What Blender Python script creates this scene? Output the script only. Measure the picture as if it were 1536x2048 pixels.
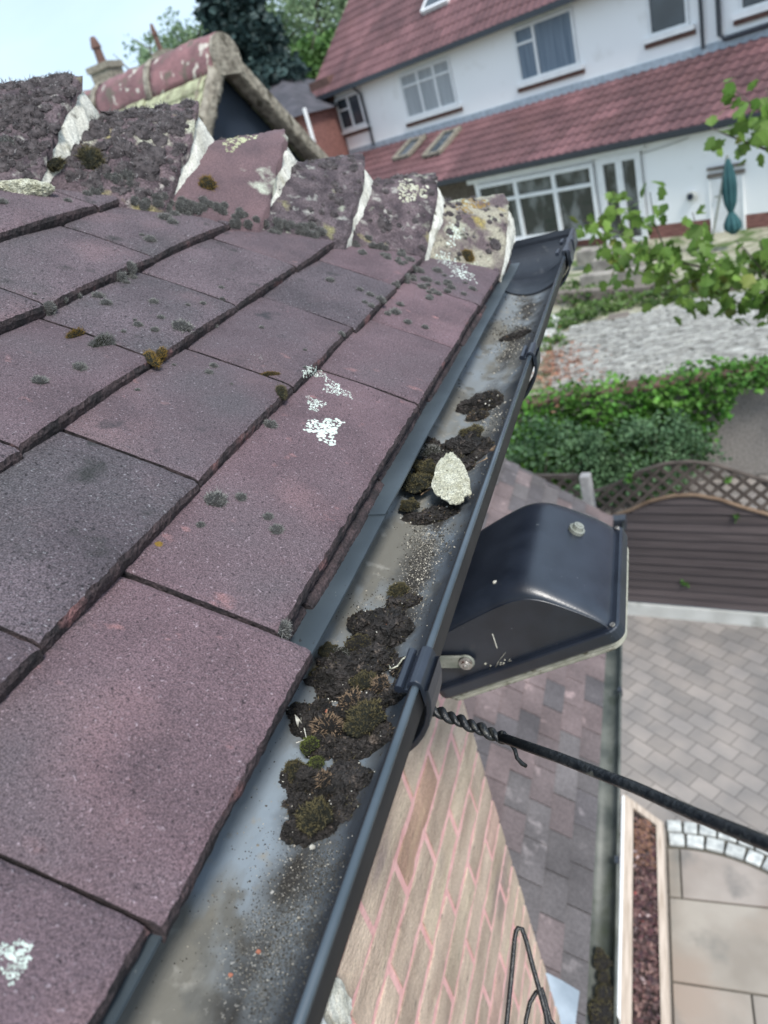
import bpy, bmesh, math, random
import numpy as np
from mathutils import Vector, Matrix, noise
from mathutils.bvhtree import BVHTree
for o in list(bpy.data.objects): bpy.data.objects.remove(o)
S = bpy.context.scene; C = S.collection
rnd = random.Random(7); R_ = math.radians
# ------------------------------------------------------------------ camera
CZ = 5.1; FPX = 1440.0
RM = Matrix(((0.9196013, -0.0876978, -0.3829394), (0.2843311, -0.5240613, 0.8028173), (-0.2710891, -0.8471534, -0.4569922)))
cam_d = bpy.data.cameras.new("camera"); cam = bpy.data.objects.new("camera", cam_d); C.objects.link(cam); S.camera = cam
right, down, fwd = RM.col[0], RM.col[1], RM.col[2]
M = Matrix((right, -down, -fwd)).transposed().to_4x4(); M.translation = (0, 0, CZ); cam.matrix_world = M
cam_d.sensor_width = 36; cam_d.lens = FPX / 2048 * 36; cam_d.clip_start = 0.02; cam_d.clip_end = 500
cam_d.dof.use_dof = True; cam_d.dof.focus_distance = 0.50; cam_d.dof.aperture_fstop = 9.5
CAM = Vector((0, 0, CZ))
# ------------------------------------------------------------------ world, sun, exposure
W = bpy.data.worlds.new("World"); S.world = W; W.use_nodes = True
nt = W.node_tree; nt.nodes.clear()
def N(nt, t, **k):
    n = nt.nodes.new(t)
    for a, b in k.items(): setattr(n, a, b)
    return n
sky = N(nt, 'ShaderNodeTexSky', sky_type='NISHITA', sun_disc=False)
sky.sun_elevation = R_(52); sky.sun_rotation = R_(136); sky.air_density = 1.0; sky.dust_density = 1.5; sky.ozone_density = 1.2
tc = N(nt, 'ShaderNodeTexCoord'); mp = N(nt, 'ShaderNodeMapping'); mp.inputs['Scale'].default_value = (1, 1, 3)
nz = N(nt, 'ShaderNodeTexNoise'); nz.inputs['Scale'].default_value = 2.2; nz.inputs['Detail'].default_value = 5; nz.inputs['Distortion'].default_value = .3
cr = N(nt, 'ShaderNodeValToRGB'); cr.color_ramp.elements[0].position = .30; cr.color_ramp.elements[0].color = (.38, .38, .38, 1)
cr.color_ramp.elements[1].position = .62; cr.color_ramp.elements[1].color = (.85, .85, .85, 1)
mx = N(nt, 'ShaderNodeMixRGB'); mx.inputs[2].default_value = (5.2, 6.5, 7.8, 1)
bg = N(nt, 'ShaderNodeBackground'); bg.inputs[1].default_value = .095
wo = N(nt, 'ShaderNodeOutputWorld')
L = nt.links.new
L(tc.outputs['Generated'], mp.inputs[0]); L(mp.outputs[0], nz.inputs[0]); L(nz.outputs[0], cr.inputs[0]); L(cr.outputs[0], mx.inputs[0])
L(sky.outputs[0], mx.inputs[1]); L(mx.outputs[0], bg.inputs[0]); L(bg.outputs[0], wo.inputs[0])
sd = bpy.data.lights.new("sun", 'SUN'); sd.energy = 2.0; sd.angle = R_(13); sd.color = (1, .96, .9)
so = bpy.data.objects.new("sun", sd); C.objects.link(so)
sa, se = R_(136), R_(52)
sdir = Vector((math.sin(sa) * math.cos(se), math.cos(sa) * math.cos(se), math.sin(se)))
so.rotation_euler = sdir.to_track_quat('Z', 'Y').to_euler(); so.location = (0, 0, 30)
S.view_settings.view_transform = 'Standard'; S.view_settings.look = 'None'; S.view_settings.exposure = 0.92; S.view_settings.gamma = 1
# ------------------------------------------------------------------ helpers
def ray(px, py):
    v = Vector((px - 768, py - 1024, FPX)); return (RM @ v).normalized()
def Pd(px, py, d):                      # point at depth d below the lens
    r = ray(px, py); return CAM + r * (d / -r.z)
def Pz(px, py, z): return Pd(px, py, CZ - z)
def Py(px, py, y): r = ray(px, py); return CAM + r * (y / r.y)
def Px(px, py, x): r = ray(px, py); return CAM + r * (x / r.x)
def Pr(px, py, t): return CAM + ray(px, py) * t
def hitb(b, px, py):
    r = ray(px, py); h = b.ray_cast(CAM, r); return (h[0], h[1]) if h[0] is not None else (None, None)
def fbm(v, f, o=3): return noise.fractal(Vector(v) * f, 1.0, 2.0, o)
class MB:
    def __init__(s): s.v = []; s.f = []; s.t = []; s.m = []
    def add(s, v, f, tint=None, mi=0):
        b = len(s.v); s.v += [tuple(x) for x in v]; s.f += [tuple(i + b for i in q) for q in f]
        s.t += [tint or (1, 1, 1)] * len(v); s.m += [mi] * len(f)
    def box(s, lo, hi, tint=None, mi=0):
        (a, b, c), (d, e, g) = lo, hi
        s.hexa([(a,b,c),(d,b,c),(d,e,c),(a,e,c),(a,b,g),(d,b,g),(d,e,g),(a,e,g)], tint, mi)
    def hexa(s, v, tint=None, mi=0):
        s.add(v, [(0,3,2,1),(4,5,6,7),(0,1,5,4),(1,2,6,5),(2,3,7,6),(3,0,4,7)], tint, mi)
    def obox(s, c, ax, ay, az, tint=None, mi=0):   # centre, half-axis vectors
        c, ax, ay, az = Vector(c), Vector(ax), Vector(ay), Vector(az)
        s.hexa([c-ax-ay-az, c+ax-ay-az, c+ax+ay-az, c-ax+ay-az, c-ax-ay+az, c+ax-ay+az, c+ax+ay+az, c-ax+ay+az], tint, mi)
    def tube(s, pts, r, n=8, tint=None, mi=0, cap=True):
        pts = [Vector(p) for p in pts]; rs = r if isinstance(r, (list, tuple)) else [r] * len(pts)
        V = []; F = []; up = None
        for i, p in enumerate(pts):
            d = (pts[min(i+1, len(pts)-1)] - pts[max(i-1, 0)]).normalized()
            if up is None: up = d.orthogonal().normalized()
            up = (up - d * up.dot(d)).normalized(); w = d.cross(up)
            for k in range(n):
                a = 2*math.pi*k/n; V.append(p + (up*math.cos(a) + w*math.sin(a)) * rs[i])
        for i in range(len(pts)-1):
            for k in range(n): F.append((i*n+k, i*n+(k+1)%n, (i+1)*n+(k+1)%n, (i+1)*n+k))
        if cap: F.append(tuple(range(n))[::-1]); F.append(tuple(range((len(pts)-1)*n, len(pts)*n)))
        s.add(V, F, tint, mi)
    def grid(s, fn, nu, nv, tint=None, mi=0):
        V = [fn(i/nu, j/nv) for i in range(nu+1) for j in range(nv+1)]
        F = [(i*(nv+1)+j, (i+1)*(nv+1)+j, (i+1)*(nv+1)+j+1, i*(nv+1)+j+1) for i in range(nu) for j in range(nv)]
        s.add(V, F, tint, mi)
    def extr(s, prof, fn0, fn1, tint=None, mi=0, closed=True):   # profile list of 2-D pts -> two 3-D maps
        n = len(prof); V = [fn0(p) for p in prof] + [fn1(p) for p in prof]
        F = [(i, (i+1) % n, n+(i+1) % n, n+i) for i in range(n if closed else n-1)]
        if closed: F += [tuple(range(n))[::-1], tuple(range(n, 2*n))]
        s.add(V, F, tint, mi)
    def sweep(s, prof, path, tint=None, mi=0):    # prof (offset inward, z), path plan polyline, inward = left side
        V = []; n = len(prof); P = [Vector(p) for p in path]
        for i, p in enumerate(P):
            d0 = (P[i]-P[i-1]).normalized() if i else (P[1]-P[0]).normalized()
            d1 = (P[i+1]-P[i]).normalized() if i < len(P)-1 else d0
            n0 = Vector((-d0.y, d0.x)); n1 = Vector((-d1.y, d1.x)); m = (n0+n1).normalized(); m = m / m.dot(n0)
            for a, z in prof: V.append((p.x + m.x*a, p.y + m.y*a, z))
        F = [(i*n+k, i*n+k+1, (i+1)*n+k+1, (i+1)*n+k) for i in range(len(P)-1) for k in range(n-1)]
        s.add(V, F, tint, mi)
    def mesh(s, name, mats, smooth=False):
        me = bpy.data.meshes.new(name); me.from_pydata(s.v, [], s.f)
        for m in (mats if isinstance(mats, (list, tuple)) else [mats]): me.materials.append(m)
        if len(set(s.m)) > 1: me.polygons.foreach_set('material_index', s.m)
        a = me.color_attributes.new('tint', 'FLOAT_COLOR', 'POINT')
        a.data.foreach_set('color', [c for t in s.t for c in (*t, 1)])
        if smooth: me.shade_smooth()
        me.update(); return me
def tag(o, label=None, cat=None, group=None, kind=None):
    for k, v in (('label', label), ('category', cat), ('group', group), ('kind', kind)):
        if v: o[k] = v
    return o
def thing(name, label, cat, loc=(0, 0, 0), group=None):
    o = bpy.data.objects.new(name, None); C.objects.link(o); o.location = loc; o.empty_display_size = .1
    return tag(o, label, cat, group)
def ob(name, mb, mats, parent=None, smooth=False, label=None, kind=None, bevel=0, solid=0):
    me = mb.mesh(name, mats, smooth) if isinstance(mb, MB) else mb
    o = bpy.data.objects.new(name, me); C.objects.link(o)
    if parent is not None:
        o.parent = parent
        if parent.type == 'EMPTY': o.location = -Vector(parent.location)
    if solid:
        m = o.modifiers.new('s', 'SOLIDIFY'); m.thickness = solid; m.offset = 0
    if bevel:
        m = o.modifiers.new('b', 'BEVEL'); m.width = bevel; m.segments = 2; m.limit_method = 'ANGLE'
    return tag(o, label, kind=kind)
def struct(name, mb, mats, **k): return ob(name, mb, mats, kind='structure', **k)
# ------------------------------------------------------------------ materials
def mat(name, c1, c2=None, sc=5, rough=.8, bump=0., bs=50, stretch=(1, 1, 1), lo=.35, hi=.65, detail=6, spots=(), grain=None, tint=False, spec=.5, metal=0., rnd_ob=0., bd=.002, bstretch=None, coat=0):
    m = bpy.data.materials.new(name); m.use_nodes = True; t = m.node_tree; t.nodes.clear(); l = t.links.new
    b = N(t, 'ShaderNodeBsdfPrincipled'); o = N(t, 'ShaderNodeOutputMaterial'); l(b.outputs[0], o.inputs[0])
    b.inputs['Roughness'].default_value = rough; b.inputs['Metallic'].default_value = metal; b.inputs['Specular IOR Level'].default_value = spec
    b.inputs['Coat Weight'].default_value = coat
    tcn = N(t, 'ShaderNodeTexCoord'); oi = N(t, 'ShaderNodeObjectInfo'); ad = N(t, 'ShaderNodeVectorMath', operation='ADD')
    mu = N(t, 'ShaderNodeMath', operation='MULTIPLY'); mu.inputs[1].default_value = 7.3; l(oi.outputs['Random'], mu.inputs[0])
    l(tcn.outputs['Object'], ad.inputs[0]); l(mu.outputs[0], ad.inputs[1])
    def nse(scale, st, det=detail, dist=0):
        mpn = N(t, 'ShaderNodeMapping'); mpn.inputs['Scale'].default_value = st; l(ad.outputs[0], mpn.inputs[0])
        n = N(t, 'ShaderNodeTexNoise'); n.inputs['Scale'].default_value = scale; n.inputs['Detail'].default_value = det; n.inputs['Distortion'].default_value = dist
        l(mpn.outputs[0], n.inputs[0]); return n.outputs[0]
    def ramp(src, a, bb, ca=(0, 0, 0), cb=(1, 1, 1)):
        r = N(t, 'ShaderNodeValToRGB'); e = r.color_ramp.elements; e[0].position = a; e[1].position = bb
        e[0].color = (*ca, 1); e[1].color = (*cb, 1); l(src, r.inputs[0]); return r.outputs[0]
    def mix(f, a, bb, mode='MIX'):
        n = N(t, 'ShaderNodeMixRGB', blend_type=mode)
        if isinstance(f, (int, float)): n.inputs[0].default_value = f
        else: l(f, n.inputs[0])
        for i, x in ((1, a), (2, bb)):
            if isinstance(x, tuple): n.inputs[i].default_value = (*x, 1)
            else: l(x, n.inputs[i])
        return n.outputs[0]
    col = ramp(nse(sc, stretch), lo, hi, c1, c2 or c1)
    for sp in spots:       # (colour, scale, threshold lo, hi, stretch)
        col = mix(ramp(nse(sp[1], sp[4] if len(sp) > 4 else (1, 1, 1), 5), sp[2], sp[3]), col, sp[0])
    if grain:
        col = mix(1., col, ramp(nse(grain[0], (1, 1, 1), 3), .3, .7, (grain[1],) * 3, (grain[2],) * 3), 'MULTIPLY')
    if rnd_ob: col = mix(1., col, ramp(oi.outputs['Random'], 0, 1, (1 - rnd_ob, 1 - rnd_ob*.75, 1 - rnd_ob*.65), (1 + rnd_ob, 1 + rnd_ob*.45, 1 + rnd_ob*.5)), 'MULTIPLY')
    if tint:
        at = N(t, 'ShaderNodeAttribute', attribute_name='tint'); col = mix(1., col, at.outputs['Color'], 'MULTIPLY')
    l(col, b.inputs['Base Color'])
    if bump:
        bn = N(t, 'ShaderNodeBump'); bn.inputs['Strength'].default_value = bump; bn.inputs['Distance'].default_value = bd
        l(nse(bs, bstretch or stretch, 8), bn.inputs['Height']); l(bn.outputs[0], b.inputs['Normal'])
    m['h'] = 1; return m
def glassy(name, c, rough=.1):
    m = mat(name, c, tuple(x * .6 for x in c), sc=1.5, rough=rough, spec=.8); return m
m_tile = mat('tile_sanded', (.080, .058, .066), (.142, .099, .112), sc=14, rough=.92, bump=.9, bs=420, lo=.3, hi=.68, detail=8, bd=.0022,
             spots=[((.158, .106, .114), 10, .54, .74), ((.24, .135, .135), 42, .66, .76, (1, 1.6, 1)), ((.090, .076, .084), 7, .54, .72), ((.25, .21, .23), 420, .62, .74), ((.03, .022, .027), 460, .60, .72), ((.045, .040, .045), 30, .66, .76)], grain=(1100, .45, 1.6), rnd_ob=.2)
m_tile_grey = mat('tile_sanded_grey', (.068, .055, .063), (.128, .099, .112), sc=12, rough=.93, bump=1, bs=330, lo=.3, hi=.68, detail=8, bd=.003,
             spots=[((.150, .105, .115), 9, .58, .74), ((.078, .070, .076), 7, .52, .70), ((.24, .23, .24), 420, .62, .74), ((.022, .018, .022), 380, .58, .70), ((.035, .034, .034), 34, .62, .74)], grain=(900, .4, 1.7), rnd_ob=.13)
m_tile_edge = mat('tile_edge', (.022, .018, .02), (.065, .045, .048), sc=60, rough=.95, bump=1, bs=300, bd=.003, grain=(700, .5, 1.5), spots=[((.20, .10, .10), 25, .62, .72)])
m_mossy = mat('bonnet_weathered', (.050, .038, .044), (.12, .092, .10), sc=45, rough=.95, bump=1, bs=160, bd=.006, detail=9, lo=.38, hi=.62,
              spots=[((.28, .27, .25), 60, .60, .70), ((.22, .20, .10), 22, .64, .72), ((.34, .36, .28), 16, .63, .70)], grain=(500, .5, 1.6), rnd_ob=.1)
m_bonnet_lichen = mat('bonnet_lichen', (.10, .075, .08), (.30, .28, .22), sc=30, rough=.95, bump=1, bs=160, bd=.005, detail=9, lo=.4, hi=.58,
              spots=[((.30, .24, .07), 18, .62, .70), ((.36, .37, .29), 20, .56, .64), ((.04, .04, .03), 70, .60, .68)], grain=(500, .6, 1.5))
m_bonnet_clean = mat('bonnet_clean', (.095, .064, .072), (.145, .092, .10), sc=20, rough=.9, bump=.7, bs=350, bd=.002, spots=[((.4, .42, .35), 14, .64, .70)], grain=(800, .6, 1.4))
m_mortar = mat('mortar_white', (.50, .49, .43), (.80, .79, .72), sc=40, rough=.95, bump=1, bs=55, bd=.008, stretch=(1, 1, .35), spots=[((.14, .13, .11), 55, .60, .70), ((.28, .26, .18), 22, .60, .72)], grain=(400, .7, 1.25))
m_flake = mat('pale_lichen', (.55, .54, .40), (.80, .80, .66), sc=120, rough=1, bump=1, bs=600, bd=.005, spots=[((.12, .12, .08), 420, .62, .70)], grain=(700, .55, 1.3))
m_lich = mat('lichen_patch', (.50, .58, .52), (.72, .80, .74), sc=200, rough=1, bump=1, bs=500, bd=.002)
m_mosscore = mat('moss_core', (.012, .013, .008), (.05, .055, .03), sc=150, rough=1, bump=1, bs=300, bd=.004)
m_coregrey = mat('moss_grey_core', (.05, .047, .044), (.16, .155, .15), sc=160, rough=1, bump=1, bs=300, bd=.004)
m_boncore = mat('bonnet_moss_core', (.028, .023, .025), (.10, .085, .088), sc=120, rough=1, bump=1, bs=300, bd=.004)
m_bonmoss = mat('bonnet_moss', (.09, .082, .084), (.33, .31, .31), sc=220, rough=1, spots=[((.04, .035, .035), 100, .5, .6)])
m_mossgrey = mat('moss_grey', (.17, .17, .165), (.44, .44, .42), sc=250, rough=1, spots=[((.05, .055, .04), 120, .5, .6)])
m_mossgreen = mat('moss_green', (.06, .08, .015), (.21, .25, .06), sc=160, rough=1)
m_mossolive = mat('moss_olive', (.045, .040, .018), (.17, .145, .07), sc=160, rough=1)
m_mossgold = mat('moss_gold', (.10, .06, .01), (.34, .22, .05), sc=160, rough=1)
m_mosstan = mat('moss_dead', (.10, .07, .05), (.36, .26, .17), sc=160, rough=1)
m_soil = mat('soil', (.010, .009, .008), (.048, .042, .040), sc=90, rough=.72, bump=1, bs=300, bd=.010, spots=[((.16, .13, .11), 140, .62, .70), ((.30, .28, .26), 420, .69, .75)], grain=(600, .4, 1.7))
m_gutter_new = mat('gutter_plastic', (.022, .026, .034), (.034, .040, .052), sc=30, rough=.32, bump=.15, bs=200, spec=.5, spots=[((.11, .115, .12), 70, .62, .8)])
m_tray = mat('tray_plastic', (.046, .060, .072), (.066, .084, .098), sc=18, rough=.45, spots=[((.2, .22, .22), 300, .70, .76), ((.02, .02, .02), 220, .70, .74)])
m_black = mat('black_paint', (.010, .014, .024), (.018, .024, .038), sc=30, rough=.36, bump=.10, bs=500, spec=.9, spots=[((.3, .32, .34), 230, .73, .77)])
m_rubber = mat('cable_rubber', (.008, .010, .013), (.022, .024, .026), sc=200, rough=.38, bump=.5, bs=400, spots=[((.10, .10, .085), 120, .6, .7)])
m_steel = mat('dull_steel', (.20, .22, .19), (.34, .35, .31), sc=60, rough=.5, metal=.3, spots=[((.12, .10, .08), 90, .62, .7)])
m_bolt = mat('bolt_steel', (.35, .33, .32), (.55, .53, .5), sc=150, rough=.35, metal=.7, spots=[((.15, .07, .05), 200, .6, .68)])
m_seal = mat('seal_dirty', (.26, .26, .21), (.40, .39, .33), sc=80, rough=.8, spots=[((.12, .11, .08), 90, .6, .7)])
m_brick = mat('buff_brick', (.40, .305, .245), (.63, .50, .405), sc=11, rough=.95, bump=.7, bs=150, bd=.006, stretch=(1, .5, 1.3), tint=True,
              spots=[((.26, .20, .20), 5, .58, .72, (1, .5, 1.4)), ((.60, .50, .38), 9, .6, .75, (1, .3, 3)), ((.22, .19, .16), 90, .64, .76, (1, .3, 1))], grain=(300, .8, 1.2))
m_pink = mat('pink_mortar', (.68, .36, .35), (.78, .46, .44), sc=30, rough=.95, bump=.8, bs=120, bd=.004)
m_lowtile = mat('low_roof_tile', (.098, .088, .090), (.15, .135, .137), sc=5, rough=.85, bump=.5, bs=90, tint=True, detail=8, spots=[((.34, .30, .30), 12, .62, .8)], grain=(90, .8, 1.2))
m_lowgut = mat('low_gutter', (.05, .06, .055), (.13, .14, .125), sc=9, rough=.5, spots=[((.035, .045, .03), 7, .55, .7)])
m_lead = mat('lead_flashing', (.28, .33, .38), (.42, .48, .54), sc=10, rough=.45, bump=.4, bs=25)
m_white = mat('white_upvc', (.78, .79, .80), (.70, .71, .72), sc=6, rough=.35)
m_render = mat('white_render', (.88, .88, .88), (.90, .90, .90), sc=.8, rough=.9, bump=.3, bs=30, spots=[((.72, .71, .69), 1.6, .60, .85)])
m_redroof = mat('red_roof_tile', (.110, .052, .057), (.172, .082, .087), sc=1.2, rough=.75, tint=True, bump=.3, bs=20, spots=[((.13, .06, .06), .8, .55, .75)])
m_redbrick = mat('red_brick', (.16, .07, .06), (.28, .13, .11), sc=6, rough=.9, bump=.5, bs=30, stretch=(1, 1, 4))
m_brownbrick = mat('brown_brick', (.09, .05, .04), (.16, .09, .075), sc=6, rough=.9, bump=.5, bs=30, stretch=(1, 1, 4))
m_darkroof = mat('dark_roof', (.05, .05, .06), (.09, .085, .10), sc=3, rough=.85)
m_glass = glassy('window_glass', (.055, .07, .085), .08)
m_glassdark = mat('door_glass', (.022, .028, .030), (.15, .165, .17), sc=2.2, lo=.48, hi=.62, rough=.07, spec=.8, stretch=(1.4, 1.4, .8))
m_curtain = mat('curtain', (.10, .14, .19), (.22, .27, .33), sc=4, rough=.9, stretch=(12, 12, .2))
m_netcurtain = mat('net_curtain', (.28, .30, .32), (.42, .44, .46), sc=3, rough=.9, stretch=(9, 9, .2))
m_paving = None
m_slab = mat('sandstone_slab', (.25, .22, .185), (.35, .315, .27), sc=2.4, rough=.85, bump=.4, bs=25, tint=True, spots=[((.30, .245, .20), 1.6, .54, .7), ((.19, .18, .16), 3.0, .58, .72)])
m_slabjoint = mat('slab_joint', (.075, .068, .055), (.12, .11, .09), sc=20, rough=.95)
m_sett = mat('granite_sett', (.36, .38, .38), (.60, .62, .60), sc=22, rough=.8, bump=.5, bs=60, tint=True)
m_sleeper = mat('sleeper_wood', (.38, .31, .25), (.56, .48, .41), sc=10, rough=.85, stretch=(6, .4, 6), bump=.5, bs=20)
m_mulch = mat('mulch_base', (.022, .016, .015), (.055, .038, .035), sc=18, rough=1, bump=1, bs=60, bd=.03)
m_chip = mat('mulch_chip', (.045, .030, .031), (.12, .080, .078), sc=30, rough=.95, tint=True)
m_fence = mat('fence_board', (.060, .047, .048), (.10, .080, .080), sc=5, rough=.85, stretch=(.3, 1, 14), bump=.4, bs=20, tint=True)
m_fencerail = mat('fence_rail', (.15, .095, .06), (.22, .15, .10), sc=8, rough=.8)
m_trel = mat('trellis_wood', (.058, .045, .038), (.11, .088, .075), sc=8, rough=.85)
m_post = mat('concrete_post', (.38, .35, .34), (.50, .47, .45), sc=12, rough=.95, bump=.5, bs=50)
m_conc = mat('pale_concrete', (.50, .50, .47), (.64, .64, .61), sc=4, rough=.95, bump=.4, bs=40, spots=[((.3, .3, .27), 3, .6, .75)])
m_pebble = mat('pebbledash', (.17, .155, .145), (.33, .31, .29), sc=45, rough=.95, bump=1, bs=60, bd=.02, detail=8)
m_rubble = mat('stone_rubble', (.06, .058, .048), (.46, .455, .43), sc=7.5, rough=.95, bump=1, bs=9, bd=.06, stretch=(.7, 3.6, 1), detail=9, lo=.44, hi=.58,
               spots=[((.05, .06, .035), 11, .60, .66, (1, 2.2, 1)), ((.10, .12, .05), 1.3, .60, .70)])
m_gravel = mat('upper_bed', (.22, .21, .14), (.48, .46, .36), sc=6, rough=1, bump=1, bs=14, bd=.05, stretch=(.7, 1.6, 1), spots=[((.09, .14, .04), 2.4, .50, .62), ((.12, .09, .06), 5, .6, .7)])
m_leafpile = mat('fallen_leaves', (.17, .07, .05), (.42, .23, .15), sc=14, rough=.95, tint=True)
m_rock = mat('terrace_stone', (.20, .18, .16), (.36, .33, .29), sc=5, rough=.95, bump=.8, bs=18)
m_beam = mat('terrace_beam', (.12, .10, .085), (.22, .19, .165), sc=4, rough=.95, stretch=(.5, 5, 5))
m_bark = mat('bark', (.05, .04, .032), (.12, .10, .085), sc=12, rough=.95, stretch=(1, 1, .3))
def leafm(n, a, b, tr=.25):
    m = mat(n, a, b, sc=2.2, rough=.55, tint=True, spec=.35); bs = [x for x in m.node_tree.nodes if x.type == 'BSDF_PRINCIPLED'][0]
    t = m.node_tree; o = [x for x in t.nodes if x.type == 'OUTPUT_MATERIAL'][0]; tr_ = N(t, 'ShaderNodeBsdfTranslucent'); ms = N(t, 'ShaderNodeMixShader'); ms.inputs[0].default_value = tr
    t.links.new(bs.inputs['Base Color'].links[0].from_socket, tr_.inputs[0]); t.links.new(bs.outputs[0], ms.inputs[1]); t.links.new(tr_.outputs[0], ms.inputs[2]); t.links.new(ms.outputs[0], o.inputs[0]); return m
m_ivy = leafm('ivy_leaf', (.055, .15, .022), (.15, .32, .06))
m_shrub = leafm('shrub_leaf', (.055, .12, .055), (.15, .26, .13))
m_maple = leafm('maple_leaf', (.11, .23, .04), (.26, .40, .09), .4)
m_decid = leafm('pale_tree_leaf', (.16, .24, .13), (.28, .38, .22), .4)
m_green = leafm('green_tree_leaf', (.05, .12, .03), (.12, .22, .06))
m_conif = leafm('conifer_leaf', (.022, .045, .046), (.055, .095, .09), .2)
m_weed = leafm('weed_leaf', (.06, .12, .03), (.16, .26, .07))
m_parasol = mat('parasol_fabric', (.015, .065, .075), (.03, .105, .115), sc=3, rough=.8)
m_navy = mat('dark_interior', (.012, .02, .035), (.02, .032, .055), sc=3, rough=.7)
m_yellowlich = mat('lichen_tile', (.22, .22, .14), (.50, .53, .34), sc=14, rough=.95, bump=1, bs=60, bd=.01, spots=[((.13, .11, .08), 30, .58, .66), ((.35, .2, .04), 12, .68, .72)])
m_ridge = mat('ridge_terracotta', (.15, .085, .09), (.26, .14, .145), sc=9, rough=.9, bump=.8, bs=60, bd=.008, spots=[((.50, .48, .42), 16, .60, .65), ((.13, .11, .09), 12, .52, .62)], rnd_ob=.1)
m_verge = mat('verge_mortar', (.17, .15, .12), (.36, .33, .27), sc=22, rough=.95, bump=1, bs=50, bd=.015, spots=[((.08, .07, .05), 18, .58, .66)])
# ------------------------------------------------------------------ GROUND & PAVING
def paving_mat():
    m = bpy.data.materials.new('block_paving'); m.use_nodes = True; t = m.node_tree; l = t.links.new; b = t.nodes['Principled BSDF']
    tcn = N(t, 'ShaderNodeTexCoord'); mpn = N(t, 'ShaderNodeMapping'); mpn.inputs['Rotation'].default_value = (0, 0, R_(38)); l(tcn.outputs['Object'], mpn.inputs[0])
    br = N(t, 'ShaderNodeTexBrick'); br.inputs['Scale'].default_value = 1; br.inputs['Brick Width'].default_value = .205; br.inputs['Row Height'].default_value = .137
    l(mpn.outputs[0], br.inputs['Vector']); br.inputs['Mortar Size'].default_value = .004; br.inputs['Mortar Smooth'].default_value = .4; br.offset = .5; br.inputs['Bias'].default_value = 0
    br.inputs['Color1'].default_value = (.235, .217, .203, 1); br.inputs['Color2'].default_value = (.305, .280, .262, 1); br.inputs['Mortar'].default_value = (.12, .11, .10, 1)
    nz = N(t, 'ShaderNodeTexNoise'); nz.inputs['Scale'].default_value = 3; nz.inputs['Detail'].default_value = 8; l(tcn.outputs['Object'], nz.inputs[0])
    rp = N(t, 'ShaderNodeValToRGB'); rp.color_ramp.elements[0].position = .3; rp.color_ramp.elements[1].position = .7
    rp.color_ramp.elements[0].color = (.75, .76, .78, 1); rp.color_ramp.elements[1].color = (1.12, 1.08, 1.05, 1); l(nz.outputs[0], rp.inputs[0])
    mm = N(t, 'ShaderNodeMixRGB', blend_type='MULTIPLY'); mm.inputs[0].default_value = 1; l(br.outputs['Color'], mm.inputs[1]); l(rp.outputs[0], mm.inputs[2]); l(mm.outputs[0], b.inputs['Base Color'])
    bp = N(t, 'ShaderNodeBump'); bp.inputs['Strength'].default_value = .6; bp.inputs['Distance'].default_value = .01; bp.invert = True; l(br.outputs['Fac'], bp.inputs['Height']); l(bp.outputs[0], b.inputs['Normal'])
    b.inputs['Roughness'].default_value = .85; return m
m_earth = mat('earth', (.08, .09, .05), (.15, .15, .09), sc=.7, rough=1)
g = MB(); g.grid(lambda u, v: (-150 + 300*u, -60 + 360*v, -.02), 12, 12); struct('ground', g, m_earth)
g = MB(); g.box((-3, -1, -.015), (6, 8.98, 0)); struct('block_paving', g, paving_mat())
# raised bed line and slabs
cx, cy, ro, ri = -.22, 2.45, 1.34, 1.115
sj = MB(); sj.v = []; pts = [(-.335, -1), (3.2, -1), (3.2, cy)]
for k in range(33):
    a = math.pi/2 * k/28 - R_(0); a = min(a, R_(96)); pts.append((cx + ro*math.cos(a), cy + ro*math.sin(a)))
pts = [(p[0], p[1]) for p in pts if p[0] > -.34]; pts.append((-.335, cy + ro*math.sin(R_(95))))
sj.add([(x, y, .004) for x, y in pts], [tuple(range(len(pts)))]); struct('slab_bed', sj, m_slabjoint)
sl = MB(); rs = random.Random(3)
def slab_rect(x0, y0, x1, y1):
    n = 14; P = []
    for i in range(n+1):      # clip top by the inner arc
        x = x0 + (x1-x0)*i/n; lim = cy + math.sqrt(max(0, (ri-.015)**2 - (x-cx)**2)) if abs(x-cx) < ri-.015 else cy - 9
        P.append((x, min(y1, lim)))
    P = [p for p in P if p[1] > y0 + .02]
    if len(P) < 2: return
    poly = [(P[0][0], y0)] + P + [(P[-1][0], y0)]; tn = rs.uniform(.92, 1.08); k = len(poly)
    V = [(x, y, .004) for x, y in poly] + [(x, y, .022) for x, y in poly]
    sl.add(V, [tuple(range(k, 2*k))[::-1], tuple(range(k, 2*k))][1:] + [(i, (i+1) % k, k+(i+1) % k, k+i) for i in range(k)], (tn, tn*rs.uniform(.98, 1.01), tn*rs.uniform(.97, 1.04)))
ys = [(-.4, .9), (.912, 1.62), (1.632, 2.60), (2.612, 3.165), (3.18, 3.6)]
ys = [(-.6, 1.10), (1.115, 1.70), (1.715, 2.605), (2.62, 3.165), (3.18, 3.60)]
xs = [[-.33, .75, 2.2], [-.33, .30, 1.1], [-.33, .12, 1.0], [-.33, 1.0], [-.33, -.245, 1.0]]
for (a, b), X in zip(ys, xs):
    for i in range(len(X)-1): slab_rect(X[i] + .006, a, X[i+1] - .006, b)
struct('sandstone_slabs', sl, m_slab, bevel=.004)
st = MB()
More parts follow.
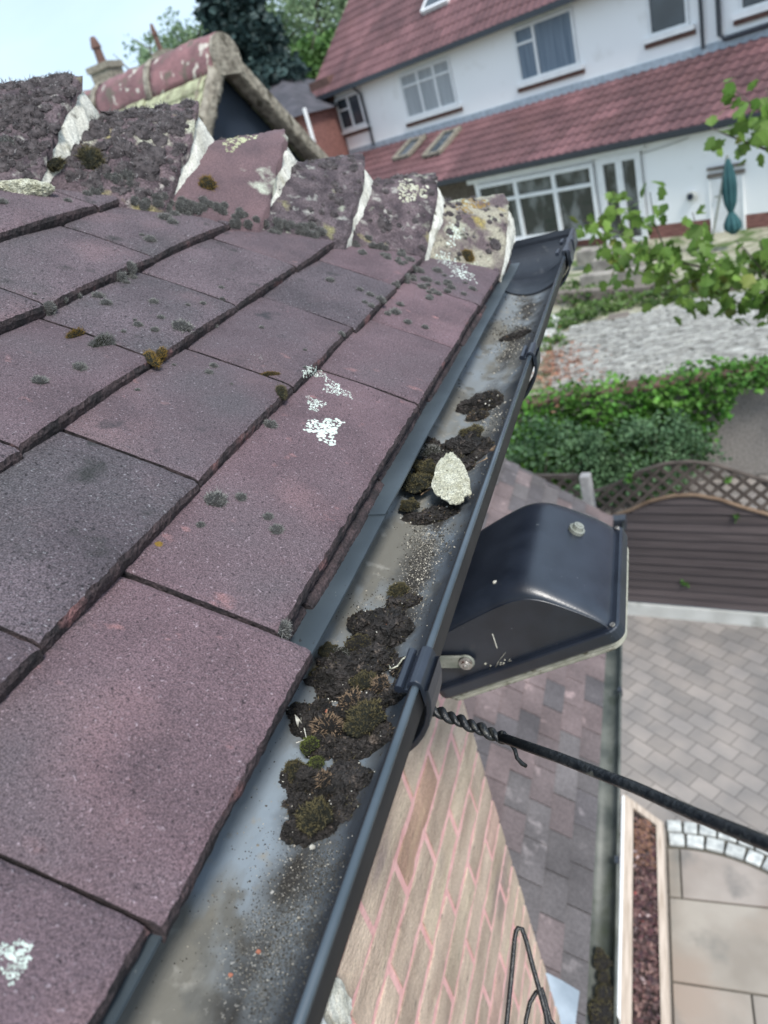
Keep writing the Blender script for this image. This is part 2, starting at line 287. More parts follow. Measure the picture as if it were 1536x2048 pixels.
for rr, w in ((ri + .057, .1), (ri + .168, .1)):
    a = R_(95)
    while a > R_(2):
        da = .125*rs.uniform(.85, 1.12)/rr; am = a - da/2; c = Vector((cx + rr*math.cos(am), cy + rr*math.sin(am), .02))
        er = Vector((math.cos(am), math.sin(am), 0)); et = Vector((-math.sin(am), math.cos(am), 0)); tn = rs.uniform(.82, 1.1)
        if c.x > -.3: st.obox(c + er*rs.uniform(-.003, .003), er*w*.47, et*(da*rr/2-.009), (0, 0, .016), (tn, tn, tn))
        a -= da
struct('sett_edging', st, m_sett, bevel=.008)
# raised bed: two timber edgings, white board, mulch
bed = thing('raised_bed', 'narrow raised bed of dark mulch edged with pale timber beside the paving', 'garden bed', (-.5, 2.2, 0))
bz = .16
def board(pts, w, z1, z0=0, mats=m_sleeper, name='timber_edging'):
    b = MB(); b.sweep([(0, z0), (0, z1), (w, z1), (w, z0)], pts); return ob(name, b, mats, bed)
board([(-.333, -.8), (-.343, 3.66), (-.62, 3.89)], .048, bz)
board([(-.55, -.8), (-.555, 3.84)], .062, bz + .003)
board([(-.616, -.8), (-.616, 3.86)], .018, bz + .02, mats=m_white, name='white_board')
b = MB(); b.add([(-.552, -.8, bz-.03), (-.385, -.8, bz-.03), (-.392, 3.62, bz-.03), (-.552, 3.78, bz-.03)], [(0, 1, 2, 3)]); ob('mulch', b, m_mulch, bed)
b = MB()
for i in range(1500):
    y = rs.uniform(1.6, 3.7); x = rs.uniform(-.545, -.395); 
    if y > 3.62 + (-.392 - x)*.9: continue
    a = rs.uniform(0, 6.3); e = Vector((math.cos(a), math.sin(a), rs.uniform(-.5, .5))); s = rs.uniform(.006, .02); q = e.cross(Vector((0, 0, 1))).normalized()
    tn = rs.choice([(1, 1, 1), (.6, .5, .5), (1.2, .9, .88), (2.2, 2.0, 1.8), (1.6, 1.4, 1.35), (.5, .4, .5), (.8, .5, .6)])
    if rs.random() < .006: tn = (3.0, .9, .8)
    if rs.random() < .02: tn = (3.5, 4, 4)
    if y > 3.3 and rs.random() < .6: tn = (2, 1.6, 1.1)
    b.obox((x, y, bz - .025 + rs.uniform(0, .016)), e*s, q*s*.5, (0, 0, .003), tn)
ob('mulch_chips', b, m_chip, bed, kind='stuff')
# ------------------------------------------------------------------ LOWER EXTENSION (pitched roof + gutter)
ext = thing('extension', 'low extension with a mauve grey plain tiled roof between the brick wall and the paving', 'building', (-1.2, 2.6, 0))
TP = .84; XE = -.43; ZE = CZ - 2.6
def lowz(x): return ZE + (XE - x)*TP
Y0, Y1 = 1.16, 4.22
b = MB(); rs = random.Random(11); gx = .0766; sl_n = Vector((TP, 0, 1)).normalized(); up = Vector((-1, 0, TP)).normalized()
for k in range(20):
    x = XE - gx*k; off = (.0825 if k % 2 else 0) + rs.uniform(-.004, .004); y = Y0 - .3 + off; kind = rs.random()
    while y < Y1 + .1:
        ya, yb = max(y, Y0), min(y + .162, Y1)
        if yb - ya > .01:
            q = rs.random(); tn = rs.uniform(.72, 1.0); T = (tn, tn, tn)
            pinkish = fbm((x*1.0, y*.35, 3), 2.2, 2) > .10
            if pinkish and q < .75: T = (1.30*tn, 1.10*tn, 1.08*tn)
            elif q < .12: T = (1.2*tn, 1.06*tn, 1.05*tn)
            elif q > .75: T = (.82*tn, .82*tn, .85*tn)
            o = Vector((x, 0, lowz(x))) + sl_n*rs.uniform(-.0015, .0015); h = .012
            A = Vector((0, ya, 0)); B = Vector((0, yb, 0)); U = up*.125 - sl_n*.013
            b.hexa([o+A-sl_n*h, o+B-sl_n*h, o+B+U-sl_n*h, o+A+U-sl_n*h, o+A, o+B, o+B+U, o+A+U], T)
        y += .1665
ob('roof_tiles', b, m_lowtile, ext)
b = MB(); b.box((-1.95, Y0+.02, 0), (-.74, Y1-.05, ZE - .12)); ob('wall', b, m_render, ext)
b = MB(); b.box((-.735, Y0+.02, ZE - .20), (-.50, Y1-.04, ZE - .185)); b.box((-.52, Y0+.02, ZE-.183), (-.50, Y1-.04, ZE - .02)); ob('fascia_board', b, m_white, ext)
b = MB(); b.extr([(-.55, ZE-.02), (-1.93, ZE-.02), (-1.93, lowz(-1.93)-.05)], lambda p: (p[0], Y1-.14, p[1]), lambda p: (p[0], Y1-.04, p[1])); ob('gable_board', b, m_redbrick, ext)
b = MB(); b.grid(lambda u, v: (XE - .02 - u*1.5, Y0 - .075 + v*.16 + .004*math.sin(u*40), lowz(XE-.02-u*1.5) + .016 + (.05*(1-v))), 30, 3)
ob('lead_flashing', b, m_lead, ext, solid=.003)
def trough(cx_, z0, hw, dep, n=14):   # inner profile as (inward offset from the lip, z)
    return [(hw - hw*math.cos(math.pi*i/n), z0 - dep*math.sin(math.pi*i/n)) for i in range(n+1)]
lg = thing('lower_gutter', 'green stained gutter along the edge of the lower tiled roof', 'gutter', (-.4, 2.6, ZE - .1))
b = MB(); pr = trough(0, ZE - .03, .054, .05)
b.sweep([(-.004, ZE-.045), (-.004, ZE-.027), (.002, ZE-.027)] + pr[1:], [(-.345, 1.12), (-.372, 4.26)]); ob('trough', b, m_lowgut, lg, smooth=True, solid=.003)
for y in (1.75, 2.65, 3.5):
    b = MB(); b.sweep([(.006, ZE-.022), (-.009, ZE-.022), (-.011, ZE-.05), (.02, ZE-.085), (.055, ZE-.09), (.09, ZE-.08)], [(-.349-.008*(y-1.1), y), (-.349-.008*(y-1.1), y+.03)]); ob('gutter_bracket', b, m_gutter_new, lg, solid=.003)
b = MB(); b.box((-.50, 4.19, ZE-.09), (-.355, 4.26, ZE-.015)); ob('end_cap', b, m_gutter_new, lg, solid=.003)
# ------------------------------------------------------------------ FENCE
FA = Pz(1265, 1225, .0); FB = Pz(1536, 1250, .0); fd = (FB - FA).normalized(); fn = Vector((fd.y, -fd.x, 0))
def fpt(s, z, off=0): return FA + fd*s + fn*off + Vector((0, 0, z))
def fs(px, py):    # pixel -> (s, z) in the fence plane
    r = ray(px, py); n = Vector((fn.x, fn.y, 0)); t = (FA - CAM).dot(n)/r.dot(n); p = CAM + r*t; return (p - FA).dot(fd), p.z
def curve(P):
    Q = sorted(fs(*p) for p in P)
    def f(s):
        if s <= Q[0][0]: return Q[0][1]
        for (a, za), (c, zc) in zip(Q, Q[1:]):
            if s <= c:
                u = (s-a)/(c-a); return za + (zc-za)*(u)
        return Q[-1][1]
    return f
rail = curve([(1226, 1030), (1260, 1018), (1300, 1000), (1345, 989), (1390, 987), (1440, 996), (1480, 1010), (1536, 1026), (1600, 1040)])
ttop = curve([(1180, 985), (1230, 968), (1280, 942), (1330, 926), (1380, 922), (1430, 928), (1480, 944), (1536, 962), (1600, 972)])
fence = thing('garden_fence', 'dark brown overlap fence panel with an arched lattice top behind the paving', 'fence', fpt(.6, 0))
s0, s1 = fs(1196, 1010)[0], 1.75
b = MB(); z = .17
while z < 1.62:
    ss = [s0 + (s1-s0)*i/30 for i in range(31)]; tl = random.Random(int(z*1000)).uniform(.8, 1.15)
    for a, c in zip(ss, ss[1:]):
        zt = min(z + .112, rail((a+c)/2) - .01)
        if zt > z + .005: b.hexa([fpt(a, z, .026), fpt(c, z, .026), fpt(c, z, 0), fpt(a, z, 0), fpt(a, zt, .006), fpt(c, zt, .006), fpt(c, zt, 0), fpt(a, zt, 0)], (tl,)*3)
    z += .10
ob('boards', b, m_fence, fence)
b = MB(); b.tube([fpt(s0 + (s1-s0)*i/40, rail(s0 + (s1-s0)*i/40), .02) for i in range(41)], .019, 6); ob('arched_rail', b, m_fencerail, fence)
b = MB(); b.tube([fpt(s0 + (s1-s0)*i/40, ttop(s0 + (s1-s0)*i/40), .01) for i in range(41)], .019, 6); ob('top_rail', b, m_trel, fence)
def lattice(b, sa, sb, lowf, topf):
    for sgn, off in ((-1, .0), (1, .016)):
        k = sa - 1.2
        while k < sb + 1.2:
            seg = []
            for i in range(81):
                s = k + sgn*i*.02; zz = 1.0 + i*.02
                if sa < s < sb and lowf(s) < zz < topf(s): seg.append((s, zz))
            if len(seg) > 1:
                (a, za), (c, zc) = seg[0], seg[-1]; d = Vector((sgn, 1)).normalized(); w = .017
                P = [(a - d.y*w*sgn, za + d.x*w*sgn), (a + d.y*w*sgn, za - d.x*w*sgn), (c + d.y*w*sgn, zc - d.x*w*sgn), (c - d.y*w*sgn, zc + d.x*w*sgn)]
                b.hexa([fpt(x, zz, off) for x, zz in P] + [fpt(x, zz, off + .009) for x, zz in P])
            k += .135
b = MB(); lattice(b, s0, s1, rail, ttop); ob('lattice', b, m_trel, fence)
ps = fs(1176, 1000)[0]
b = MB(); pz_ = fs(1172, 952)[1]; b.obox(fpt(ps, pz_/2, -.03), fd*.05, fn*.05, (0, 0, pz_/2)); ob2 = ob('fence_post', b, m_post, None, bevel=.012); tag(ob2, 'pale concrete fence post at the left end of the arched fence panel', 'post')
f2 = thing('garden_fence', 'short piece of lattice fence showing left of the concrete post under the ivy', 'fence', fpt(ps - 1, 0))
b = MB(); lattice(b, ps - 1.8, ps - .06, lambda s: 1.38, lambda s: 1.66); b.obox(fpt(ps-.93, 1.67, .01), fd*.87, fn*.02, (0, 0, .02)); ob('lattice', b, m_trel, f2)
b = MB(); b.obox(fpt(ps-.93, .69, 0), fd*.87, fn*.012, (0, 0, .68)); ob('boards', b, m_fence, f2)
b = MB(); b.obox(fpt((ps+1.75)/2, .075, .012), fd*((1.75-ps)/2-.06), fn*.03, (0, 0, .075)); tag(ob('gravel_board', b, m_conc), 'white concrete gravel board along the foot of the brown fence', 'kerb')
# ------------------------------------------------------------------ RETAINING WALL + UPPER GARDEN
TZ = 1.35; WY = 9.0
b = MB(); b.box((-4, WY, 0), (5, WY+.2, TZ + .02)); rw = thing('retaining_wall', 'grey pebbledashed wall behind the fence below the neighbour garden', 'wall', (.5, WY, 0))
ob('wall_face', b, m_pebble, rw); b = MB(); b.box((-4, WY-.04, TZ+.022), (5, WY+.24, TZ + .09)); ob('coping', b, m_brownbrick, rw, bevel=.01)
b = MB(); b.box((1.36, WY-.015, .0), (1.40, WY-.002, TZ)); ob('joint_strip', b, m_post, rw)
def tp(px, py, z=TZ): return Pz(px, py, z)
g = MB(); g.grid(lambda u, v: (-30 + 60*u, WY + .24 + v*14, TZ - .01 + .02*fbm((u*60, v*14, 0), .8)), 60, 20); struct('upper_garden', g, m_gravel)
def poly(name, P, z, m, th=.03, kind='structure'):
    b = MB(); Q = [Pz(x, y, z) for x, y in P]; n = len(Q); b.add([(p.x, p.y, z-th) for p in Q] + [(p.x, p.y, z) for p in Q], [tuple(range(n, 2*n))] + [(i, (i+1) % n, n+(i+1) % n, n+i) for i in range(n)])
    return ob(name, b, m, kind=kind)
poly('stone_paving', [(1145, 795), (1700, 725), (1700, 540), (1480, 583), (1150, 650), (1105, 700)], TZ+.03, m_rubble)
poly('concrete_path', [(1070, 630), (1122, 628), (1100, 690), (1060, 760), (1030, 800), (1010, 800)], TZ+.035, m_conc)
# stones scattered on the pale paving, each standing proud
rs = random.Random(5); b = MB()
for i in range(3000):
    px, py = rs.uniform(1110, 1536), rs.uniform(590, 780)
    if py < 655 - (px-1150)*.22 or py > 790 - (px-1150)*.12: continue
    p = Pz(px, py, TZ+.03); p.y = round(p.y/.105)*.105 + rs.gauss(0, .010) + .03*math.sin(p.x*1.3); a = rs.gauss(-.0, .06); s = rs.uniform(.03, .085); e = Vector((math.cos(a), math.sin(a), 0)); q = Vector((-e.y, e.x, 0)); tn = rs.uniform(.6, 1.1)
    b.obox(p + Vector((0, 0, .008)), e*s, q*rs.uniform(.010, .020), (0, 0, rs.uniform(.012, .03)), (tn, tn, tn*.98))
ob('stone_chippings', b, mat('pale_stone', (.32, .315, .30), (.52, .515, .49), sc=9, rough=.95, tint=True), kind='stuff')
b = MB()
for i in range(900):
    px, py = rs.gauss(1120, 38), rs.gauss(732, 26)
    if px < 1062 - (py-740)*.3 and py > 740: continue
    p = Pz(px, py, TZ+.035 + rs.uniform(0, .04)); a = rs.uniform(0, 6.3); e = Vector((math.cos(a), math.sin(a), rs.uniform(-.5, .5)))*rs.uniform(.02, .045); q = e.cross(Vector((rs.uniform(-.3, .3), 0, 1))).normalized()*rs.uniform(.012, .025)
    tn = rs.uniform(.5, 1.3); b.add([p-e, p-q, p+e, p+q], [(0, 1, 2, 3)], (tn, tn*.95, tn*.9))
tag(ob('fallen_leaves', b, m_leafpile), 'heap of orange brown fallen leaves beside the pale stone paving', 'leaves', kind='stuff')
def terrace(P0, P1, z, h, w, name, label, cat, m):
    a, c = Pz(*P0, z), Pz(*P1, z); d = (c-a); L_ = d.length; d.normalize(); n = Vector((-d.y, d.x, 0)); b = MB()
    k = max(1, int(L_/.6))
    for i in range(k): b.obox(a + d*(L_*(i+.5)/k) + Vector((0, 0, h/2 - .03 + rs.uniform(-.02, .02))), d*(L_/k/2-.01), n*w*rs.uniform(.85, 1.1), (0, 0, h/2+.03))
    return tag(ob(name, b, m, bevel=.02), label, cat)
terrace((1090, 608), (1480, 576), TZ, .20, .09, 'timber_edging', 'long weathered timber beam edging the bank above the pale stone paving', 'edging', m_beam)
terrace((1215, 643), (1260, 636), TZ, .10, .12, 'timber_edging', 'short grey timber lying in the greenery left of the pale paving', 'edging', m_beam)
terrace((1165, 572), (1300, 556), TZ+.1, .22, .14, 'stone_step', 'lower of the rough stone steps below the glazed doors', 'step', m_rock)
terrace((1190, 545), (1290, 533), TZ+.15, .25, .14, 'stone_step', 'middle of the rough stone steps below the glazed doors', 'step', m_rock)
terrace((1160, 522), (1262, 512), TZ+.15, .25, .14, 'stone_step', 'topmost of the rough stone steps below the glazed doors', 'step', m_rock)
# ------------------------------------------------------------------ leaves
LEAF = [(0, 0), (.32, .16), (.62, .42), (.42, .62), (.5, .95), (.12, .82), (0, 1.25), (-.12, .82), (-.5, .95), (-.42, .62), (-.62, .42), (-.32, .16)]
def leaf(b, p, s, rs, shape=0, droop=0, tn=None):
    n = Vector((rs.gauss(0, 1), rs.gauss(0, 1), rs.gauss(.5, 1))).normalized()
    d = Vector((rs.gauss(0, 1), rs.gauss(0, 1), rs.gauss(-droop, .6))); d = (d - n*d.dot(n)).normalized(); w = n.cross(d)
    t = tn or (rs.uniform(.6, 1.25),)*3
    if shape == 1:
        V = [p + w*(x*s) + d*(y*s) + n*(-.12*s*abs(x)*2 - .1*s*y*y) for x, y in LEAF]; b.add(V, [(0, 1, 2, 3, 6), (3, 4, 5, 6), (6, 7, 8, 9), (6, 9, 10, 11, 0)], t)
    else: b.add([p, p + w*s*.42 + d*s*.45 + n*s*.08, p + d*s, p - w*s*.42 + d*s*.45 + n*s*.08], [(0, 1, 2, 3)], t)
ivy = thing('ivy', 'dense bright green ivy spilling over the grey pebbledashed wall', 'ivy', (-1, WY-.2, 0)); b = MB(); rs = random.Random(21)
def itop(x): return TZ + .22 + .08*fbm((x, 0, 0), 1.5) - max(0, x-.5)*.05
def ibot(x):
    if x < .0: return .05
    return min(TZ - .02, .05 + max(0, x - .0)*1.75)
for i in range(15000):
    x = rs.uniform(-3.6, 3.2); zt, zb = itop(x), ibot(x)
    if rs.random() > .3 + .7*(zt-zb)/1.5: continue
    z = rs.uniform(zb, zt); th = .34*math.sqrt(max(.05, (zt-z)/(zt-zb+.01))) + .12*fbm((x, z, 5), 2.5)
    y = WY + (.15 if z > TZ+.05 else -.02) - abs(rs.gauss(0, .35))*th - th*.6
    if z > TZ + .05: y = WY + rs.uniform(-.25, .28)
    c = rs.random(); tn = rs.uniform(.55, 1.2); q = 1 + .45*fbm((x, z, 9), 2, 2)
    leaf(b, Vector((x, y, z)), rs.uniform(.045, .10), rs, 0, .5, (tn*q, tn*q*(1.0 if c < .8 else 1.2), tn*q))
ob('foliage', b, m_ivy, ivy)
b = MB()
for k in range(5):
    x = -2.6 + k*.45; b.tube([(x + .1*math.sin(i*1.3+k), WY - .03 - .02*i, .05 + i*.22) for i in range(6)], [.02 - i*.002 for i in range(6)], 5)
ob('stems', b, m_bark, ivy)
def bush(name, label, cat, c, r, n, size, m, seed, shape=0, group=None, stem=True):
    t = thing(name, label, cat, (c[0], c[1], c[2]-r[2]), group); rs = random.Random(seed); b = MB(); c = Vector(c)
    for i in range(n):
        v = Vector((rs.gauss(0, 1), rs.gauss(0, 1), rs.gauss(0, 1))).normalized(); k = 1 + .35*fbm(v*1.3 + Vector((seed, 0, 0)), 1.6, 3)
        p = c + Vector((v.x*r[0], v.y*r[1], v.z*r[2]))*k*rs.uniform(.55, 1.05)**.6
        if fbm(p, 2.2/max(r)*1.2, 2) < -.28: continue
        tn = rs.uniform(.55, 1.25); leaf(b, p, size*rs.uniform(.6, 1.2), rs, shape, .3, (tn,)*3)
    ob('foliage', b, m, t)
    if stem:
        b = MB(); base = c - Vector((0, 0, r[2]))
        for k in range(5):
            a = k*1.3; b.tube([base, base + Vector((math.cos(a)*r[0]*.3, math.sin(a)*r[1]*.3, r[2]*.7)), c + Vector((math.cos(a)*r[0]*.6, math.sin(a)*r[1]*.6, r[2]*.3))], [max(.01, r[2]*.03), max(.008, r[2]*.02), .005], 5)
        ob('stems', b, m_bark, t)
    return t
bush('shrub', 'grey green small leaved shrub growing in front of the ivy at the lower left', 'shrub', (-1.75, 8.35, .75), (1.25, .42, .62), 9000, .05, m_shrub, 4)
bush('shrub', 'grey green small leaved shrub beside the arched lattice below the ivy', 'shrub', (-.35, 8.45, .75), (.75, .35, .50), 5500, .05, m_shrub, 9)
for i, (px, py) in enumerate([(1170, 600), (1130, 650), (1240, 612), (1330, 600), (1120, 590), (1400, 590), (1080, 700), (1060, 560), (1185, 630)]):
    p = Pz(px, py, TZ); bush('weed_clump', ['low weeds on the bank left of the long timber beam', 'green weeds between the concrete path and the pale paving', 'weeds trailing below the long timber beam over the pale stones', 'weeds under the sapling leaves at the middle of the long beam', 'leafy weeds at the left end of the long timber beam', 'weeds at the right part of the long timber beam', 'weeds between the concrete path and the fallen leaves', 'pale weeds beside the rough stone steps', 'weeds around the short grey timber'][i], 'weeds', (p.x, p.y, TZ+.10), (.45, .3, .12), 500, .07, m_weed, 30+i, stem=False)
for i, (px, py, s) in enumerate([(1372, 1160, .07), (1475, 1028, .06), (1455, 958, .06), (1265, 952, .10)]):
    r_ = fs(px, py); p = fpt(*r_, .04); b = MB(); rr = random.Random(i)
    for k in range(14): leaf(b, p + Vector((rr.gauss(0, s*.2), 0, rr.gauss(0, s*.35))), s*.55, rr, 0)
    b.tube([p + Vector((0, .05, -.02)), p], .003, 4)
    tag(ob('ivy_sprig', b, m_ivy), ['small green sprig low on the dark fence boards', 'green sprig near the arched rail of the fence', 'tiny green sprig in the right part of the lattice', 'larger green sprig at the left end of the lattice'][i], 'plant')
# ------------------------------------------------------------------ NEIGHBOUR HOUSE
hn = Vector((-.483, -.876, 0)).normalized(); hu = Vector((.876, -.483, 0)).normalized(); DE, DM = 15.35, 17.9
def fpx(px, py, D):
    r = ray(px, py); p = CAM + r*(-D/r.dot(-hn)*-1) if False else CAM + r*(D/(-r.dot(hn))); return p.dot(hu), p.z
def hp(s, z, D, off=0): q = hu*s - hn*D + hn*off; return Vector((q.x, q.y, z))
house = thing('house', 'white rendered two storey house with red tiled roofs and a tiled lean to', 'house', hp(-10, 1.3, 17))
def hbox(b, s0, s1, z0, z1, D, o0, o1, tint=None, mi=0):
    b.hexa([hp(s0, z0, D, o0), hp(s1, z0, D, o0), hp(s1, z0, D, o1), hp(s0, z0, D, o1), hp(s0, z1, D, o0), hp(s1, z1, D, o0), hp(s1, z1, D, o1), hp(s0, z1, D, o1)], tint, mi)
SE0 = fpx(945, 352, DE)[0]; ZG = 1.2
# openings on the lean-to front and the main wall, (s0,s1,z0,z1)
def rect(pts, D):
    q = [fpx(*p, D) for p in pts]; ss = [a for a, _ in q]; zz = [c for _, c in q]; return min(ss), max(ss), min(zz), max(zz)
SML = fpx(668, 190, DM)[0]
b = MB(); hbox(b, SE0, 3, 1.62, 3.42, DE, -.25, 0); ob('lean_to_wall', b, m_render, house)
b = MB(); hbox(b, SE0, 3, ZG, 1.618, DE, -.25, .0); ob('brick_plinth', b, m_redbrick, house)
b = MB(); hbox(b, -22, SE0-.02, ZG, 3.3, DE, -1.3, -1.2); ob('recess_boards', b, m_beam, house)
b = MB(); hbox(b, SML, 5, ZG, 6.35, DM, -.4, 0); ob('main_wall', b, m_render, house)
b = MB(); hbox(b, SML-1.05, SML-.03, ZG, 6.9, DM, -6, .05); ob('side_wall', b, m_brownbrick, house)
def ribroof(name, s0, s1, zlo, Dlo, zhi, Dhi, rows, pitch=.15, parent=house, skewl=0):
    b = MB(); n = int((s1-s0)/pitch*6); rr = random.Random(int(s1*10)+rows)
    for r in range(rows):
        za, zb = zlo + (zhi-zlo)*r/rows, zlo + (zhi-zlo)*(r+1.12)/rows; Da, Db = Dlo + (Dhi-Dlo)*r/rows, Dlo + (Dhi-Dlo)*(r+1.12)/rows
        V = []; F = []
        for i in range(n+1):
            s = s0 + skewl*r/rows + (s1-s0-skewl*r/rows)*i/n; w = .030*max(0, math.sin(2*math.pi*s/pitch)) 
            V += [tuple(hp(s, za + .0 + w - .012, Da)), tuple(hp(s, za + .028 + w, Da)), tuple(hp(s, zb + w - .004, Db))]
        for i in range(n): F += [(3*i, 3*i+3, 3*i+4, 3*i+1), (3*i+1, 3*i+4, 3*i+5, 3*i+2)]
        b.add(V, F); k = len(b.t) - len(V)
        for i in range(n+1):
            t = .85 + .16*math.sin(2*math.pi*(s0 + (s1-s0)*i/n)/pitch + .6) + .3*noise.noise(Vector((i/12.0 + r*17, r*3.1, 0))) + (.25 if noise.noise(Vector((i/60, r*.2, 4))) > 0.1 else 0)  # rib shading painted into the tint, following the rib wave
            for j in range(3): b.t[k+3*i+j] = ((.5*t,)*3 if j == 0 else (t, t, t))  # shade under each course lap painted as a darker lower edge
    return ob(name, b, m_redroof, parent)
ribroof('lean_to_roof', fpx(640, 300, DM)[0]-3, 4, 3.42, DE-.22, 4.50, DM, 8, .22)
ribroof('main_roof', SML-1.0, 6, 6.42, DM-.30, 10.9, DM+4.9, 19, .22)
b = MB(); hbox(b, SML-1.0, 6, 6.30, 6.44, DM, .34, .45); hbox(b, SML-.9, 6, 6.33, 6.40, DM, .0, .34); ob('eaves_gutter', b, m_gutter_new, house)
b = MB(); hbox(b, SE0-5, 4, 3.33, 3.44, DE, .24, .34); hbox(b, SE0-5, 4, 3.30, 3.42, DE, .0, .23); ob('eaves_gutter', b, m_gutter_new, house)
b = MB(); hbox(b, SML, 5, 4.44, 4.66, DM, .002, .03); ob('lead_flashing', b, m_lead, house)
for px in ((722, 177), (1404, 0)):
    s = fpx(*px, DM)[0]; b = MB(); b.tube([hp(s, 6.3, DM, .3), hp(s, 6.1, DM, .08), hp(s, 4.6, DM, .08)], .04, 8); ob('downpipe', b, m_gutter_new, house)
s = fpx(1440, 20, DM)[0]; b = MB(); zz = fpx(1447, 78, DM)[1]; b.tube([hp(s, 6.3, DM, .08), hp(s, zz+.1, DM, .08), hp(s+.1, zz, DM, .08), hp(s+2.5, zz+.05, DM, .08)], .05, 8); ob('waste_pipe', b, m_gutter_new, house)
def window(name, pts, D, cols, rows, glass, parent=house, fr=.065, sill=True, trans=None, off=.03, brick=False):
    s0, s1, z0, z1 = pts if len(pts) == 4 and not isinstance(pts[0], tuple) else rect(pts, D)
    b = MB(); fb = MB(); hbox(b, s0, s1, z0, z1, D, -.06, off-.02); w = ob(name, b, glass, parent)
    hbox(fb, s0, s1, z1-fr, z1, D, 0, off+.02); hbox(fb, s0, s1, z0, z0+fr, D, 0, off+.02)
    hbox(fb, s0, s0+fr, z0+fr, z1-fr, D, 0, off+.02); hbox(fb, s1-fr, s1, z0+fr, z1-fr, D, 0, off+.02)
    for c in cols: hbox(fb, s0+(s1-s0)*c-fr*.6, s0+(s1-s0)*c+fr*.6, z0+fr, z1-fr, D, 0, off+.018)
    for (a, c, r) in rows: hbox(fb, s0+(s1-s0)*a+fr*.3, s0+(s1-s0)*c-fr*.3, z0+(z1-z0)*r-fr*.45, z0+(z1-z0)*r+fr*.45, D, 0, off+.014)
    ob('frame', fb, m_white, w)
    if sill:
        b = MB(); hbox(b, s0-.12, s1+.12, z0-.10, z0-.002, D, 0, .12); ob('sill', b, m_white, w)
        b = MB(); hbox(b, s0-.12, s1+.12, z0-.20, z0-.102, D, 0, .06); ob('brick_sill', b, m_brownbrick, w)
    return w
z0, z1 = fpx(1045, 163, DM)[1], fpx(1022, 68, DM)[1]
def mw(pxl, pyl, pxr, pyr, hgt, *a, **k):  # left bottom and right bottom pixels, height
    sa, za = fpx(pxl, pyl, DM); sb, zb = fpx(pxr, pyr, DM); zz = (za+zb)/2; return window('window', (sa, sb, zz, zz+hgt), DM, *a, **k)
mw(688, 262, 735, 247, .95, [.5], [(0, .5, .62)], m_glass, off=.04)
mw(818, 238, 917, 208, 1.18, [.36, .68], [(0, 1, .72)], m_netcurtain)
mw(1043, 164, 1160, 132, 1.22, [.34], [(0, .34, .70)], m_curtain)
mw(1300, 73, 1380, 52, 1.25, [], [(0, 1, .72)], m_glass)
mw(1480, 22, 1600, -8, 1.25, [], [], m_glass)
# glazed patio screen, doors
a0 = fpx(960, 385, DE)[0]; a0 = fpx(958, 385, DE)[0]; a1 = fpx(1197, 400, DE)[0]; wz0 = fpx(1100, 472, DE)[1]; wz1 = 3.12
c1_ = (fpx(1043, 424, DE)[0]-a0)/(a1-a0); c2_ = (fpx(1118, 413, DE)[0]-a0)/(a1-a0)
w = window('patio_window', (a0, a1, wz0, wz1), DE, [c1_, c2_], [(0, c1_, .70), (c1_, c2_, .70), (c2_, 1, .70)], m_glassdark, fr=.09, sill=False, off=.06)
b = MB(); hbox(b, a0-.1, a1+.05, wz0-.14, wz0-.003, DE, 0, .16); ob('sill', b, m_white, w)
d1 = fpx(1290, 380, DE)[0]
w = window('patio_door', (a1+.12, d1, wz0-.35, wz1+.05), DE, [.5], [], m_glassdark, fr=.13, sill=False, off=.06)
b = MB(); c = (a1+.12+d1)/2
for k in (-.06, .06): b.tube([hp(c+k, 2.0, DE, .085), hp(c+k, 2.0, DE, .14), hp(c+k*4, 2.0, DE, .14)], .015, 6)
ob('door_handle', b, m_steel, w)
b = MB(); hbox(b, a0-.25, d1+.12, wz1+.06, 3.29, DE, .002, .10); ob('head_trim', b, m_white, house)
s0, s1 = fpx(1424, 400, DE)[0], fpx(1487, 400, DE)[0]; zt = fpx(1430, 358, DE)[1]
b = MB(); hbox(b, s0, s1, ZG, zt, DE, 0, .03); dr = ob('back_door', b, m_white, house)
b = MB(); hbox(b, s0-.03, s0, ZG, zt, DE, 0, .05); hbox(b, s1, s1+.03, ZG, zt, DE, 0, .05); ob('frame', b, m_render, dr)
b = MB(); b.tube([hp(s0+.1, 2.05, DE, .03), hp(s0+.1, 2.05, DE, .08), hp(s0+.2, 2.05, DE, .08)], .015, 6); ob('handle', b, m_steel, dr)
b = MB(); hbox(b, s0-.05, s1+.05, zt+.03, zt+.11, DE, 0, .05); hbox(b, s0-.05, s1+.05, zt+.17, zt+.23, DE, 0, .05); ob('lintel_boards', b, m_beam, house)
s, z = fpx(1385, 391, DE); b = MB(); b.tube([hp(s, z, DE, 0), hp(s, z, DE, .10)], .10, 16); v = ob('wall_vent', b, m_conc, house)
b = MB(); b.tube([hp(s, z, DE, .10), hp(s, z, DE, .115)], .065, 16); ob('flue_hole', b, m_navy, v)
b = MB(); b.tube([hp(fpx(1150, 300, DE)[0] + 2.6*i/12, 3.22 - .12*math.sin(math.pi*i/12), DE, .02) for i in range(13)], .008, 5); ob('cable', b, m_steel, house)
